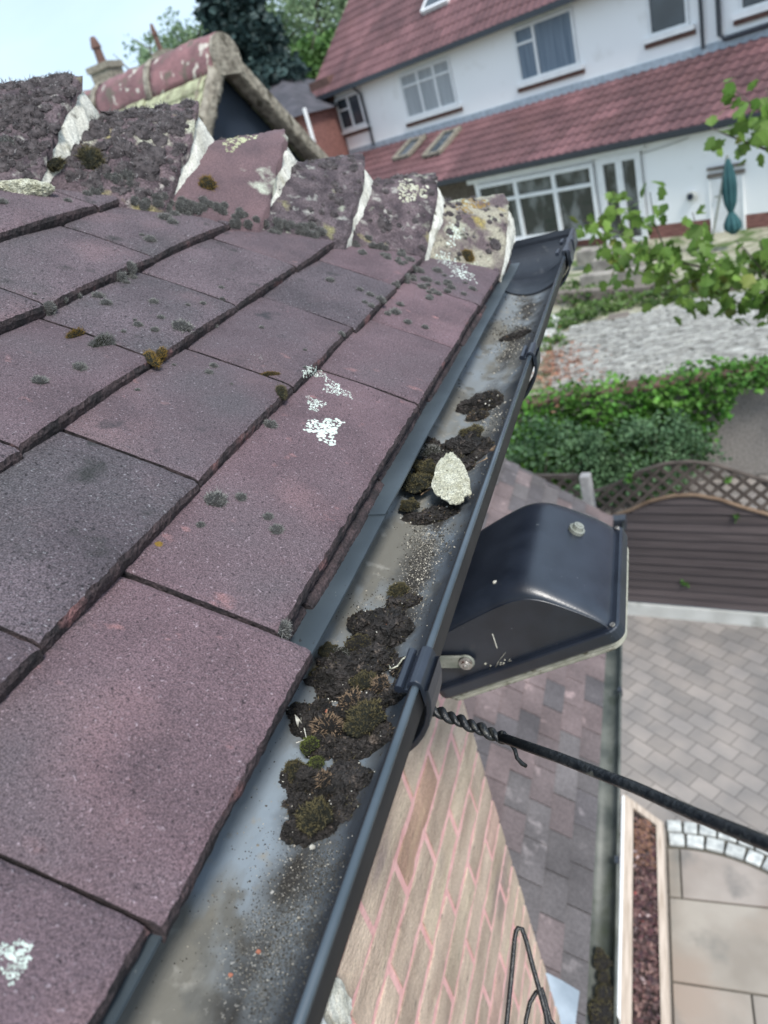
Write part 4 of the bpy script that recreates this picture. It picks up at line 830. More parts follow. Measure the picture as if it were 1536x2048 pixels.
small = [(196, 592, 11), (213, 607, 11), (277, 650, 9), (310, 660, 8), (307, 604, 9), (322, 635, 7), (247, 663, 5), (406, 607, 6), (376, 610, 5), (262, 536, 12), (240, 557, 14), (265, 555, 8), (158, 592, 6), (252, 565, 7), (132, 600, 5), (427, 732, 8), (418, 745, 8),
         (348, 730, 4), (275, 780, 5), (432, 654, 5), (523, 655, 5), (443, 575, 5), (445, 600, 6), (660, 561, 9), (683, 668, 7), (186, 833, 0), (895, 772, 6), (610, 735, 4), (815, 645, 8), (850, 655, 7), (920, 575, 0), (790, 625, 11), (710, 712, 0), (300, 480, 11), (284, 470, 5), (190, 385, 10),
         (175, 388, 9), (200, 380, 8), (232, 358, 12), (255, 352, 12), (215, 352, 8), (262, 367, 9), (136, 402, 8), (330, 436, 13), (345, 445, 10), (12, 292, 18), (5, 405, 10), (610, 700, 4), (762, 600, 10), (740, 590, 8), (800, 610, 8), (775, 628, 7), (742, 612, 7), (720, 580, 7), (730, 605, 6), (270, 640, 4), (70, 588, 4), (463, 768, 3)]
for px, py, r_ in small:
    if not r_: continue
    zone = 'the tiles at the top left beside the cream flake' if py < 500 and px < 400 else 'the pale grey tile left of centre' if 500 < py < 680 and px < 420 else 'the last tiles before the gutter end' if px > 690 else 'the tiles in the middle of the roof'
    moss_at(px, py, r_, label='small grey moss tuft dotted on ' + zone, cat='moss', group='small moss tufts on ' + zone)
rs = random.Random(77)
def inp(x, y, P):
    c = False
    for (a, b_), (d, e) in zip(P, P[1:] + P[:1]):
        if (b_ > y) != (e > y) and x < (d-a)*(y-b_)/(e-b_+1e-9) + a: c = not c
    return c
def moss_band(P, n, r0, r1, lb):
    xs_ = [p[0] for p in P]; ys_ = [p[1] for p in P]; k = 0; i = 0
    while k < n and i < n*20:
        i += 1; x, y = rs.uniform(min(xs_), max(xs_)), rs.uniform(min(ys_), max(ys_))
        if inp(x, y, P): k += 1; moss_at(x, y, rs.uniform(r0, r1), label='grey moss tuft in the ' + lb, cat='moss', group='moss tufts in the ' + lb)
moss_band([(450, 445), (480, 425), (640, 455), (660, 475), (560, 470)], 34, 5, 10, 'mossy strip below the plain mauve bonnet tile')
moss_band([(240, 400), (300, 385), (490, 415), (470, 435), (350, 430)], 34, 6, 11, 'strip below the mossy bonnet tile at the left')
moss_band([(690, 500), (740, 470), (850, 520), (800, 530)], 22, 5, 9, 'mossy strip below the two middle bonnet tiles')
moss_band([(770, 570), (830, 530), (940, 560), (960, 590), (860, 600)], 30, 5, 10, 'mossy strip below the last bonnet tile near the gutter')
# moss blanket on the bonnets: uncountable cushions, one object per bonnet
for bo, bf, k in BON:
    rr = random.Random(200+k); mb = MB(); n = {0: 70, 1: 110, 2: 110, 3: 60, 4: 420, 5: 520, 6: 420, 7: 60}[k]
    for i in range(n):
        u, v = rr.uniform(.02, .60), rr.uniform(.04, .98)
        if k == 3 and v > .52: continue
        if k < 3 and rr.random() < (v-.35)*.6: continue
        p = bf(u, v); e1 = bf(u+.02, v) - p; e2 = bf(u, min(1, v+.02)) - p if v < .97 else p - bf(u, v-.02); nn = e1.cross(e2).normalized(); nn = nn if nn.dot(hip_n) > 0 else -nn
        q = nn.to_track_quat('Z', 'Y').to_matrix(); s = rr.uniform(.0022, .0062)*(1.25 if k > 3 else .9)*(1.7 if rr.random() < .08 else 1)
        cushion_mb(rr.randrange(999), R=s*rr.uniform(.8, 1.5), H=s*.55, nb=22, ln=s*.55, wd=s*.07, mb=mb, loc=p - nn*s*.1, rot=q, I=I2)
    o = ob('moss_cover', mb, [m_boncore, m_bonmoss], bo, kind='stuff'); o.location = (0, 0, 0)
def tuft(name, px, py, rpx, mats, label, bvh=None, nb=500, ln=.35, H=.6, sy=1., flat=1., wd=.022, seed=1, cat='moss', spin=0., up=None, lift=0):
    p, n = hitb(bvh or ROOFALL, px, py)
    if p is None: return
    if n.dot(ray(px, py)) > 0: n = -n
    if up: n = (n*.5 + Vector((0, 0, 1))).normalized()
    s = rpx/FPX*(fwd.dot(p - CAM)); me = cushion_mb(seed, H=H, nb=nb, ln=ln, wd=wd).mesh(name, mats, True); return place(me, name, p - n*s*(.1-lift), n, s, label, cat, spin=spin, flat=flat, sy=sy)
tuft('moss_clump', 302, 720, 24, [m_mosscore, m_mossgold], 'golden brown moss clump growing under the tile edge in the middle of the roof', sy=.5, spin=0.5, seed=31)
tuft('moss_clump', 322, 708, 16, [m_mosscore, m_mossgold], 'small golden moss clump touching the upper end of the larger golden one', sy=.6, spin=0.4, seed=32)
tuft('moss_clump', 562, 785, 17, [m_mosscore, m_mossolive], 'olive moss clump wedged below the tile edge left of the white lichen', sy=.7, spin=.6, seed=33)
tuft('moss_strip', 205, 688, 30, [m_mosscore, m_mossgrey], 'strip of grey moss growing along the joint between two left tiles', sy=.35, spin=2.75, seed=34)
tuft('moss_strip', 150, 672, 22, [m_mosscore, m_mossgold], 'thin strip of olive gold moss at the upper end of the grey joint moss', sy=.3, spin=2.8, seed=35)
tuft('moss_strip', 540, 748, 17, [m_mosscore, m_mossgold], 'thin sliver of gold moss in a short tile joint above the olive clump', sy=.25, spin=2.7, seed=36, flat=.6)
tuft('moss_clump', 185, 318, 26, [m_mosscore, m_mossolive], 'round brown green moss clump beside the white mortar of the largest bonnet tile', seed=37)
tuft('moss_clump', 110, 330, 24, [m_mosscore, m_mossolive], 'flattened olive moss clump under the foot of the largest bonnet tile', sy=.5, spin=.2, seed=38)
tuft('moss_clump', 415, 368, 17, [m_mosscore, m_mossgold], 'tall yellow brown moss clump between the second and third bonnet tiles', seed=39)
tuft('moss_clump', 318, 588, 5, [m_mossgold, m_mossgold], 'speck of yellow moss on the tile', seed=40) if False else None
tuft('moss_clump', 318, 1088, 8, [m_mossgold, m_mossgold], 'tiny yellow moss speck on the big lower tile', seed=41, flat=.4)
tuft('moss_clump', 935, 512, 14, [m_mosscore, m_mossgold], 'golden moss clump at the foot of the last bonnet tile by the gutter', seed=42)
# ---------- lichen patches ----------
def lichen(px, py, rx, ry, rot, n, label, seed, m=m_lich, dot=(.10, .22), thick=.10):
    rs = random.Random(seed); p, nn = hitb(ROOFALL, px, py)
    if p is None: return
    if nn.dot(ray(px, py)) > 0: nn = -nn
    s = fwd.dot(p - CAM)/FPX; b = MB(); ca, sa_ = math.cos(rot), math.sin(rot)
    for i in range(n):
        a = rs.uniform(0, 6.28); r = rs.random()**.5*(1 + .35*math.sin(3*a + seed) + .2*math.sin(7*a)); lx, ly = r*math.cos(a)*rx, r*math.sin(a)*ry; h, hn_ = hitb(ROOFALL, px + lx*ca - ly*sa_, py + lx*sa_ + ly*ca)
        if h is None or (h-p).length > rx*s*3.5: continue
        if hn_.dot(h-CAM) > 0: hn_ = -hn_
        R0 = rs.uniform(*dot)*min(rx, ry)*s; q = hn_.to_track_quat('Z', 'Y').to_matrix(); k = 7; ph = rs.uniform(0, 6)
        ring = [h + q @ Vector((R0*math.cos(ph+6.283*j/k)*rs.uniform(.6, 1.3), R0*math.sin(ph+6.283*j/k)*rs.uniform(.6, 1.3), -.0002)) for j in range(k)]; b.add(ring + [h + hn_*R0*thick*4*.6 + hn_*.0002], [(j, (j+1) % k, k) for j in range(k)])
    b.v = [tuple(Vector(v) - p) for v in b.v]; o = ob('lichen_patch', b, m); o.location = p; tag(o, label, 'lichen')
lichen(626, 744, 22, 11, .2, 190, 'upper white lichen patch of the four below the tile joint', 1)
lichen(672, 778, 30, 11, .5, 240, 'long slanting white lichen patch right of the others', 2)
lichen(630, 808, 18, 12, .3, 150, 'smallest of the four white lichen patches on the lower tile', 3)
lichen(650, 858, 32, 23, .1, 300, 'largest white lichen patch on the lower tile', 4)
lichen(30, 1205+700, 36, 22, .2, 200, 'white lichen patch at the bottom left corner of the roof', 5) 
lichen(22, 1945, 24, 20, 1.2, 60, 'broken white lichen spots below the patch in the bottom left corner', 6)
lichen(890, 520, 22, 12, .6, 90, 'white lichen patch on the tile beside the last bonnet', 7)
lichen(925, 545, 26, 14, .6, 120, 'pale green white lichen patch nearest the gutter end', 8)
lichen(908, 470, 14, 22, .3, 90, 'pale lichen streak at the foot of the last bonnet tile', 9)
lichen(805, 455, 8, 7, 0, 14, 'single round white lichen dot on a bonnet tile', 10)
lichen(388, 522, 8, 5, 0, 10, 'tiny white lichen fleck on the grey tile', 11)
lichen(516, 712, 12, 5, .3, 16, 'tiny white lichen fleck beside the tile edge in the middle', 12)
lichen(25, 580, 7, 4, 0, 8, 'tiny white fleck at the left on the grey tile', 13)
lichen(475, 275, 34, 20, -.2, 150, 'pale green lichen crust on top of the third bonnet tile', 14, m_yellowlich)
lichen(820, 380, 30, 22, .3, 130, 'pale cream lichen crust on the fifth bonnet tile', 15, m_flake)
lichen(935, 405, 40, 16, .3, 150, 'yellow lichen crust on top of the last bonnet tile', 16, m_mossgold)
lichen(905, 390, 30, 14, -.3, 90, 'cream lichen crust at the top of the last bonnet tile', 17, m_flake)
def flake(px, py, rx, ry, th, label, seed, bvh, rot=0., name='lichen_flake', m=m_flake, pts=None, lift=.0, up=None):
    p, n = hitb(bvh, px, py); 
    if p is None: return
    if n.dot(ray(px, py)) > 0: n = -n
    if up: n = (n + Vector(up)).normalized()
    s = fwd.dot(p - CAM)/FPX; b = MB(); q = n.to_track_quat('Z', 'Y').to_matrix(); camx = (right - n*right.dot(n)).normalized(); cy_ = n.cross(camx)
    V = []; k = 90; rings = 16
    for j in range(rings+1):
        for i in range(k):
            a = 6.2832*i/k; R0 = j/rings; e = 1 + .16*noise.noise(Vector((math.cos(a)*1.5, math.sin(a)*1.5, seed))) + .10*noise.noise(Vector((math.cos(a)*5, math.sin(a)*5, seed))) + .05*noise.noise(Vector((math.cos(a)*14, math.sin(a)*14, seed)))
            x_, y_ = R0*e*rx*math.cos(a+rot), R0*e*ry*math.sin(a+rot)
            if pts: x_, y_ = pts(x_/rx, y_/ry); x_ *= rx; y_ *= ry
            h = th*(1 - R0**4) + th*.5*noise.noise(Vector((x_*.12, y_*.12, seed))) + th*.35*noise.noise(Vector((x_*.5, y_*.5, seed))) + lift
            V.append(p + camx*x_*s + cy_*y_*s/max(.35, abs(n.dot(ray(px, py)))) + n*h)
    F = [(j*k+i, j*k+(i+1) % k, (j+1)*k+(i+1) % k, (j+1)*k+i) for j in range(rings) for i in range(k)]; b.add([v - p for v in V], F)
    lo_ = [V[rings*k+i] - p - n*(th*.8) for i in range(k)]; base = len(b.v); b.add(lo_, [tuple(range(k))]); b.f += [(rings*k+i, rings*k+(i+1) % k, base+(i+1) % k, base+i) for i in range(k)]; b.m += [0]*k
    o = ob(name, b, m); o.location = p; return tag(o, label, 'lichen')
flake(50, 378, 58, 17, .006, 'thick cream lichen flake lying on the tiles at the left edge', 3, ROOFALL, rot=0, lift=.008)
# ------------------------------------------------------------------ GUTTER
LX, LZ, HW, DP = -.1345, CZ - .25, .060, .050
gt = thing('gutter', 'half round dark grey gutter holding moss and silt along the tile edge', 'gutter', (-.19, .5, CZ-.3))
def gmat():
    m = mat('gutter_inside', (.17, .19, .205), (.25, .275, .29), sc=9, rough=.6, bump=.35, bs=160, stretch=(1, .5, 1), spec=.4,
            spots=[((.24, .29, .34), 13, .50, .62, (1, .35, 1)), ((.165, .16, .14), 21, .50, .60, (1, .4, 1)), ((.27, .265, .24), 90, .60, .72), ((.13, .13, .12), 38, .58, .68), ((.02, .02, .02), 160, .71, .76), ((.23, .24, .23), 420, .70, .75)])
    t = m.node_tree; l = t.links.new; b = [x for x in t.nodes if x.type == 'BSDF_PRINCIPLED'][0]; base = b.inputs['Base Color'].links[0].from_socket
    tcn = N(t, 'ShaderNodeTexCoord'); sx = N(t, 'ShaderNodeSeparateXYZ'); l(tcn.outputs['Object'], sx.inputs[0])
    def math_(op, a, c, cl=False):
        n = N(t, 'ShaderNodeMath', operation=op); n.use_clamp = cl
        for i, v in enumerate((a, c)):
            if isinstance(v, (int, float)): n.inputs[i].default_value = v
            else: l(v, n.inputs[i])
        return n.outputs[0]
    nz = N(t, 'ShaderNodeTexNoise'); nz.inputs['Scale'].default_value = 22; nz.inputs['Detail'].default_value = 8; l(tcn.outputs['Object'], nz.inputs[0])
    nz2 = N(t, 'ShaderNodeTexNoise'); nz2.inputs['Scale'].default_value = 480; nz2.inputs['Detail'].default_value = 4; l(tcn.outputs['Object'], nz2.inputs[0])
    # silt line along the lowest part and dark grime on the outer side
    d = math_('ABSOLUTE', math_('ADD', sx.outputs['X'], .192), 0); silt = math_('SUBTRACT', 1, math_('DIVIDE', d, .034), True)
    silt = math_('MULTIPLY', math_('SUBTRACT', math_('ADD', silt, math_('MULTIPLY', math_('SUBTRACT', nz.outputs[0], .5), 2.2)), .45, True), 1.6, True)
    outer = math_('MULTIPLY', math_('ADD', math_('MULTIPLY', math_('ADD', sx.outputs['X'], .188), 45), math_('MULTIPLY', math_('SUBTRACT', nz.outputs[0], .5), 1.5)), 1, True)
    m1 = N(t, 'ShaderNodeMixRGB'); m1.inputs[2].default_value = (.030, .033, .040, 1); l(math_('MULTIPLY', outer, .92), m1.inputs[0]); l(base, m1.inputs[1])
    rp = N(t, 'ShaderNodeValToRGB'); rp.color_ramp.elements[0].color = (.035, .033, .031, 1); rp.color_ramp.elements[1].color = (.50, .48, .44, 1); rp.color_ramp.elements[0].position = .60; rp.color_ramp.elements[1].position = .74; l(nz2.outputs[0], rp.inputs[0])
    m2 = N(t, 'ShaderNodeMixRGB'); l(silt, m2.inputs[0]); l(m1.outputs[0], m2.inputs[1]); l(rp.outputs[0], m2.inputs[2]); l(m2.outputs[0], b.inputs['Base Color'])
    rg = math_('ADD', .52, math_('MULTIPLY', silt, .6)); l(rg, b.inputs['Roughness']); return m
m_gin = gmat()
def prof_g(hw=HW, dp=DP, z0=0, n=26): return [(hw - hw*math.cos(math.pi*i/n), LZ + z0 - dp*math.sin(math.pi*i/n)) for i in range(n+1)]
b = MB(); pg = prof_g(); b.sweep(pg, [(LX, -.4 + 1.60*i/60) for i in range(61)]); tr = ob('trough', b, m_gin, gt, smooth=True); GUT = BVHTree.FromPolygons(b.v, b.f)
b = MB(); b.sweep([(.0022, LZ-.001), (.0024, LZ+.0018), (.0012, LZ+.0032), (-.0004, LZ+.0030), (-.0014, LZ+.0012), (-.0014, LZ-.0125), (-.0006, LZ-.0135)] + [(HW - (HW-.001)*math.cos(math.pi*i/20), LZ - (DP+.003)*math.sin(math.pi*i/20)) for i in range(6, 21)], [(LX, -.4), (LX, .3), (LX, 1.16)]); ob('outer_face', b, mat('gutter_shaded_face', (.012, .012, .014), (.022, .021, .022), sc=30, rough=.55), gt, smooth=True)  # shaded side of the lip painted in as a darker face colour
b = MB(); b.tube([(LX+.0002, -.4, LZ+.0012), (LX+.0002, .4, LZ+.0012), (LX+.0002, 1.17, LZ+.0012)], .0022, 10); ob('lip_bead', b, mat('bead_highlight', (.05, .068, .085), (.07, .09, .11), sc=30, rough=.22), gt, smooth=True)  # lip highlight painted in as a lighter blue bead colour
# corner piece turning round the hip end
ck = thing('gutter_corner', 'clean dark plastic corner piece at the far end of the gutter', 'gutter', (-.17, 1.3, CZ-.3))
b = MB(); pc = [(-.004, LZ-.016), (-.004, LZ+.003), (-.002, LZ+.0065), (.001, LZ+.0075), (.0015, LZ+.001)] + [(a + .0008, z + .0012) for a, z in prof_g(HW, DP-.001)[1:]]
PT = [(LX, 1.185), (LX, 1.352), (-.75, 1.352)]; b.sweep(pc, PT); ob('trough', b, m_gutter_new, ck, smooth=False, solid=.003)
b = MB(); b.sweep([(-.008, LZ-.013), (-.008, LZ-.002)] + [(HW - (HW+.008)*math.cos(math.pi*i/20), LZ - (DP+.009)*math.sin(math.pi*i/20)) for i in range(1, 21)], [(LX, 1.18), (LX, 1.22)]); b.sweep([(-.005, LZ-.017)] + [(HW - (HW+.004)*math.cos(math.pi*i/20), LZ - (DP+.006)*math.sin(math.pi*i/20)) for i in range(1, 21)], [(LX, 1.22), (LX, 1.355), (-.75, 1.355)]); ob('collar', b, m_black, ck, solid=.003)
for yy in (1.19, 1.265):
    b = MB(); b.extr([(-.0075, -.012), (-.008, .003), (-.005, .007), (0, .008), (.004, .0065), (.006, .003), (.004, .001), (.001, .006), (-.004, .006), (-.006, -.012)], lambda p: (LX - p[0], yy, LZ + p[1]), lambda p: (LX - p[0], yy+.026, LZ + p[1])); b.tube([(LX-.012, yy-.002, LZ+.004), (LX-.012, yy+.024, LZ+.004)], .0032, 8); ob('clip', b, m_black, ck)
b = MB(); b.sweep([(HW*2-.008, LZ-.012), (HW*2+.0, LZ-.01), (HW*2+.0, LZ-.03)], [(LX, 1.11), (LX, 1.2)]); 
def bracket(y, w, label):
    t = thing('gutter_bracket', label, 'bracket', (LX, y, LZ), 'gutter support brackets'); y0, y1 = y, y + w
    outer = [(HW - (HW+.0072)*math.cos(a), -(DP+.012)*math.sin(a)) for a in [math.pi*i/22 for i in range(0, 23)]]; inner = [(HW - (HW+.0042)*math.cos(a), -(DP+.0075)*math.sin(a)) for a in [math.pi*i/22 for i in range(0, 23)]]
    b = MB(); n = len(outer)
    for sgn_, P in ((0, outer), (1, inner)):
        for y_ in (y0, y1): b.v += [(LX - a, y_, LZ + z) for a, z in P]; b.t += [(1, 1, 1)]*n
    F = []
    for i in range(n-1): F += [(i, i+1, n+i+1, n+i), (2*n+i, 3*n+i, 3*n+i+1, 2*n+i+1), (i, 2*n+i, 2*n+i+1, i+1), (n+i, n+i+1, 3*n+i+1, 3*n+i)]
    b.f = F; b.m = [0]*len(F); ob('strap', b, m_black, t, smooth=False, bevel=.0008)
    b = MB(); cl = [(-.0062, -.012), (-.0068, .001), (-.0056, .0056), (-.0022, .0080), (.0022, .0076), (.0052, .0048), (.0060, .0010), (.0052, -.0008), (.0038, -.0004), (.0034, .0026), (.0014, .0044), (-.0014, .0042), (-.0032, .001), (-.0032, -.012)]
    cl = [(x*.72 - .0004, z*.85) for x, z in cl]; b.extr(cl, lambda p: (LX - p[0], y0, LZ + p[1]), lambda p: (LX - p[0], y1+.001, LZ + p[1])); ob('clip', b, m_black, t, bevel=.0006)
    b = MB(); b.tube([(LX-.0082, y0-.001, LZ+.0020), (LX-.0082, y1+.002, LZ+.0020)], [.0025, .0025], 12); b.box((LX-.0080, y0, LZ-.0010), (LX-.0036, y1, LZ+.0006)); ob('clip_tab', b, m_black, t, smooth=False)
    return t
bracket(.252, .026, 'nearest black clip bracket hooked over the gutter lip beside the debris')
bracket(.735, .030, 'middle black clip bracket hooked over the gutter lip beyond the pale lichen flake')
# ---------- debris in the gutter ----------
def on_g(px, py):
    p, n = hitb(GUT, px, py)
    if p is None: p = Pd(px, py, .29); n = Vector((0, 0, 1))
    if n.dot(ray(px, py)) > 0: n = -n
    return p, n
def clod(px, py, rx, ry, hpx, label, seed, m=m_soil, spin=0., rough=1.25, name='soil_clod', fuzz=420, fm=None, group=None):
    rx *= 1.2; ry *= 1.2; hpx *= 2.3; p, n = on_g(px, py); n = (n + Vector((0, 0, 1.0))).normalized(); s = fwd.dot(p - CAM)/FPX; camx = (right - n*right.dot(n)).normalized(); cy_ = n.cross(camx)
    camx, cy_ = camx*math.cos(spin) + cy_*math.sin(spin), cy_*math.cos(spin) - camx*math.sin(spin); b = MB(); V = []; rs = random.Random(seed); off = Vector((seed*3.7, 1, 2))
    nl = 9
    for j_ in range(nl):
        if j_ == 0: ox, oy, q_, oz = 0, 0, .85, -.10
        else: a_ = 6.283*j_/(nl-1) + rs.uniform(-.4, .4); q0 = rs.uniform(.45, .78); ox, oy, q_, oz = q0*math.cos(a_), q0*math.sin(a_), rs.uniform(.30, .50), rs.uniform(.0, .55)
        W_ = []; o2_ = off + Vector((j_*2.3, j_, 0)); hz = hpx*rs.uniform(.8, 1.15) if j_ else hpx*.85
        for v in (I4[0]):
            k = 1 + rough*(.26*noise.noise(v*1.7 + o2_) + .22*noise.noise(v*4.2 + o2_) + .15*noise.noise(v*10 + o2_) + .09*noise.noise(v*22 + o2_)); w = v*k
            W_.append(camx*((ox + w.x*q_)*rx*s) + cy_*((oy + w.y*q_)*ry*s) + n*((max(w.z, -.4)*q_*1.5 + oz*.6)*hz*s))
        b.add(W_, I4[1]); V += W_
    cnt = len(V)
    def bf_():
        i = rs.randrange(cnt); return V[i], Vector(V[i]).normalized()
    blades(b, bf_, fuzz//2, 7*s, .5*s, rs, 1); blades(b, bf_, fuzz//3, 6*s, .5*s, rs, 3)
    for _ in range(int(fuzz*.05)):
        i = rs.randrange(cnt); q = V[i]*1.0; e = Vector((rs.gauss(0, 1), rs.gauss(0, 1), rs.gauss(0, 1))).normalized()*rs.uniform(.6, 1.7)*s; b.obox(q, e, e.orthogonal()*.6, e.cross(e.orthogonal()).normalized()*s*.8, None, 2)
    o = ob(name, b, [m, fm or m_mossolive, m_mortar, m_mosstan], smooth=False); o.location = p + n*hpx*s*.15; return tag(o, label, 'debris' if name == 'soil_clod' else 'moss', group)
def gtuft(px, py, rpx, mats, label, seed, nb=650, ln=.30, H=.55, sy=1., spin=0., lift=.5, wd=.022):
    lift += .38; ln *= .62; rpx *= .92; nb = int(nb*1.5); p, n = on_g(px, py); n = (n*.4 + Vector((0, 0, 1))).normalized(); s = rpx/FPX*(fwd.dot(p - CAM)); tn_ = mats is TN; me = cushion_mb(seed, H=H, nb=230 if tn_ else nb, ln=ln*(1.5 if tn_ else 1), wd=wd*(2. if tn_ else 1.2), warp=1.7).mesh('moss_clump', mats, True); return place(me, 'moss_clump', p + n*s*(lift+.25), n, s, label, 'moss', spin=spin, sy=sy)
OL, GR, TN, DK = [m_mosscore, m_mossolive], [m_mosscore, m_mossgreen], [m_soil, m_mosstan], [m_soil, m_mossolive]
clod(625, 1660, 46, 34, 17, 'nearest dark soil clod in the gutter, with dried moss on it', 1)
clod(690, 1570, 46, 42, 14, 'smooth dark soil wedge beside the green moss in the gutter', 2, rough=.8)
clod(612, 1570, 38, 26, 14, 'dark soil clod under the brown fringed moss', 3)
clod(650, 1500, 36, 26, 13, 'soil clod between the bright green moss and the tan moss', 14)
clod(640, 1450, 42, 34, 15, 'dark soil clod left of the tan moss under the feather', 4)
clod(740, 1490, 46, 30, 14, 'dark soil clod below the large olive moss near the gutter lip', 5)
clod(720, 1440, 50, 30, 16, 'dark soil clod above the tan moss', 15)
clod(690, 1365, 58, 40, 20, 'big rough dark soil clod left of the nearest bracket', 6)
clod(745, 1330, 40, 30, 16, 'dark soil clod between the two largest ones', 16)
clod(770, 1270, 48, 46, 21, 'tall crumbly soil clod above the nearest bracket', 7)
clod(805, 1210, 32, 16, 8, 'small low soil clod beside the lone green tuft', 8)
clod(880, 950, 44, 32, 15, 'dark clod under the pieces of broken brick', 9)
clod(935, 915, 48, 32, 15, 'blackish clod against the gutter lip above the pale flake', 10)
clod(860, 1040, 40, 17, 8, 'thin dark silt clod below the pale lichen flake', 11)
clod(962, 818, 42, 19, 10, 'lone black clod on the clean stretch of gutter', 12)
clod(955, 838, 18, 9, 6, 'small black lump joined below the lone black clod', 17)
clod(1028, 678, 26, 7, 5, 'thin far silt clod near the second bracket', 13, fuzz=60)
for i_, (x_, y_, a_, b_, h_, l_) in enumerate([(600, 1610, 26, 20, 9, 'between the brown fringed moss and the nearest clod'), (680, 1625, 34, 24, 11, 'at the right of the nearest olive moss'), (700, 1505, 34, 24, 11, 'just under the tan dead moss'), (605, 1430, 24, 18, 9, 'beside the white feather'), (790, 1395, 28, 22, 10, 'right beside the nearest bracket'),
        (810, 1340, 22, 18, 9, 'above the nearest bracket by the gutter lip'), (735, 1245, 26, 16, 9, 'at the upper left of the tall crumbly clod'), (850, 900, 22, 14, 9, 'at the top of the middle debris'), (905, 945, 34, 22, 12, 'in the centre of the middle debris'), (830, 975, 24, 20, 9, 'under the left moss of the middle debris'), (985, 805, 20, 10, 9, 'at the right end of the lone black clod')]):
    clod(x_, y_, a_, b_, h_, 'small black soil clod ' + l_, 40 + i_)
gtuft(648, 1662, 40, OL, 'olive brown moss clump covering the nearest soil clod', 51, sy=.9, lift=.55)
gtuft(626, 1512, 20, GR, 'bright green moss clump in the middle of the nearest debris', 52, lift=1.1)
gtuft(640, 1545, 17, GR, 'smaller bright green moss clump just below the bright green one', 53, lift=1.)
gtuft(597, 1560, 24, OL, 'brown fringed moss clump at the left of the nearest debris', 54, lift=.6)
gtuft(668, 1478, 24, TN, 'fan of tan dead moss in the centre of the debris', 55, sy=1.25, lift=1.0, ln=.5)
gtuft(660, 1580, 20, TN, 'reddish tan dead moss below the green moss', 56, lift=1.0, ln=.4)
gtuft(745, 1472, 42, OL, 'largest olive moss clump against the gutter lip', 57, lift=.6)
gtuft(715, 1428, 28, TN, 'dusty pinkish dead moss above the large olive clump', 58, lift=.7)
gtuft(662, 1322, 21, OL, 'round olive green moss ball at the left edge of the debris', 59, lift=.8, ln=.2)
gtuft(690, 1338, 24, [m_mosscore, m_mossgrey], 'greyish green moss cushion beside the round moss ball', 60, lift=.9, ln=.12)
gtuft(725, 1318, 28, DK, 'dark mossy cushion behind the greyish green one', 61, lift=.8, ln=.15)
gtuft(640, 1362, 16, OL, 'brown moss fringe at the left end of the big rough clod', 62, lift=.5, ln=.5)
gtuft(735, 1388, 26, OL, 'brown olive moss under the nearest bracket', 63, lift=.8)
gtuft(768, 1392, 20, TN, 'rusty brown moss next to the nearest bracket clip', 64, lift=.9, ln=.5)
gtuft(803, 1198, 20, OL, 'lone green brown moss tuft in the middle of the gutter', 65, lift=.5, ln=.4)
gtuft(838, 995, 30, OL, 'olive moss clump left of the pale lichen flake', 66, lift=.5)
gtuft(820, 1028, 20, OL, 'lower olive moss clump left of the pale lichen flake', 67, lift=.4)
gtuft(855, 962, 24, OL, 'brown moss clump above the pale lichen flake', 68, lift=.6)
gtuft(862, 925, 22, [m_mosscore, m_mossgrey], 'grey tipped moss clump at the top left of the middle debris', 69, lift=.6)
gtuft(830, 945, 16, DK, 'small dark moss clump at the left of the grey tipped one', 70, lift=.6)
gtuft(950, 895, 26, DK, 'dark moss clump at the far side of the middle debris', 71, lift=.6)
fl_pts = lambda x, y: (x*(.75 + .25*y*-1) + .25*y*.0, y)
flake(904, 994, 43, 50, .0016, 'large pale cream lichen flake lying on the moss in the gutter', 12, GUT, rot=.0, lift=.024, up=(.3, -.2, .3), pts=lambda x, y: (x*(.80 - .28*y) + .12*y*y, y))
def chip(px, py, r_, label, seed, m, lift=.012, name='brick_chip', asp=.6, rot=0):
    p, n = on_g(px, py); s = fwd.dot(p - CAM)/FPX; rs = random.Random(seed); b = MB(); V = []
    for v in I2[0]: k = 1 + .5*noise.noise(v*1.5 + Vector((seed, 0, 0))); V.append(right*(v.x*r_*s*k*math.cos(rot) - v.y*r_*asp*s*math.sin(rot)) + (-down)*(v.x*r_*s*k*math.sin(rot) + v.y*r_*s*asp*k*math.cos(rot)) + fwd*(v.z*r_*s*.4))
    b.add(V, I2[1]); o = ob(name, b, m); o.location = p - ray(px, py)*lift; return tag(o, label, 'debris')
m_chipred = mat('broken_brick', (.30, .11, .07), (.50, .22, .15), sc=60, rough=.95, bump=.6, bs=200)
chip(905, 920, 9, 'orange brick fragment at the top of the middle debris', 1, m_chipred, .016, rot=.5)
chip(872, 940, 9, 'larger orange brick fragment on the middle debris', 2, m_chipred, .018, rot=.2)
chip(866, 960, 5, 'small orange brick fragment below the larger one', 3, m_chipred, .018)
chip(815, 1016, 7, 'orange brick fragment on the lower olive moss', 4, m_chipred, .014, asp=.4)
chip(776, 1250, 8, 'orange brick fragment on the tall crumbly clod', 5, m_chipred, .022, asp=.4)
chip(652, 1425, 7, 'thin reddish fragment above the tan moss', 6, m_chipred, .014, asp=.35, rot=1.3)
chip(977, 792, 5, 'small pink fragment on the lone black clod', 7, m_chipred, .010, asp=.5)
chip(988, 897, 9, 'tan bark flake resting against the gutter lip', 8, m_mosstan, .014, name='bark_flake', asp=.5, rot=.6)
chip(625, 1694, 6, 'white pebble on the nearest olive moss', 9, m_mortar, .014, name='pebble', asp=.8)
chip(694, 1335, 4, 'white pebble beside the greyish moss cushion', 10, m_mortar, .018, name='pebble', asp=.8)
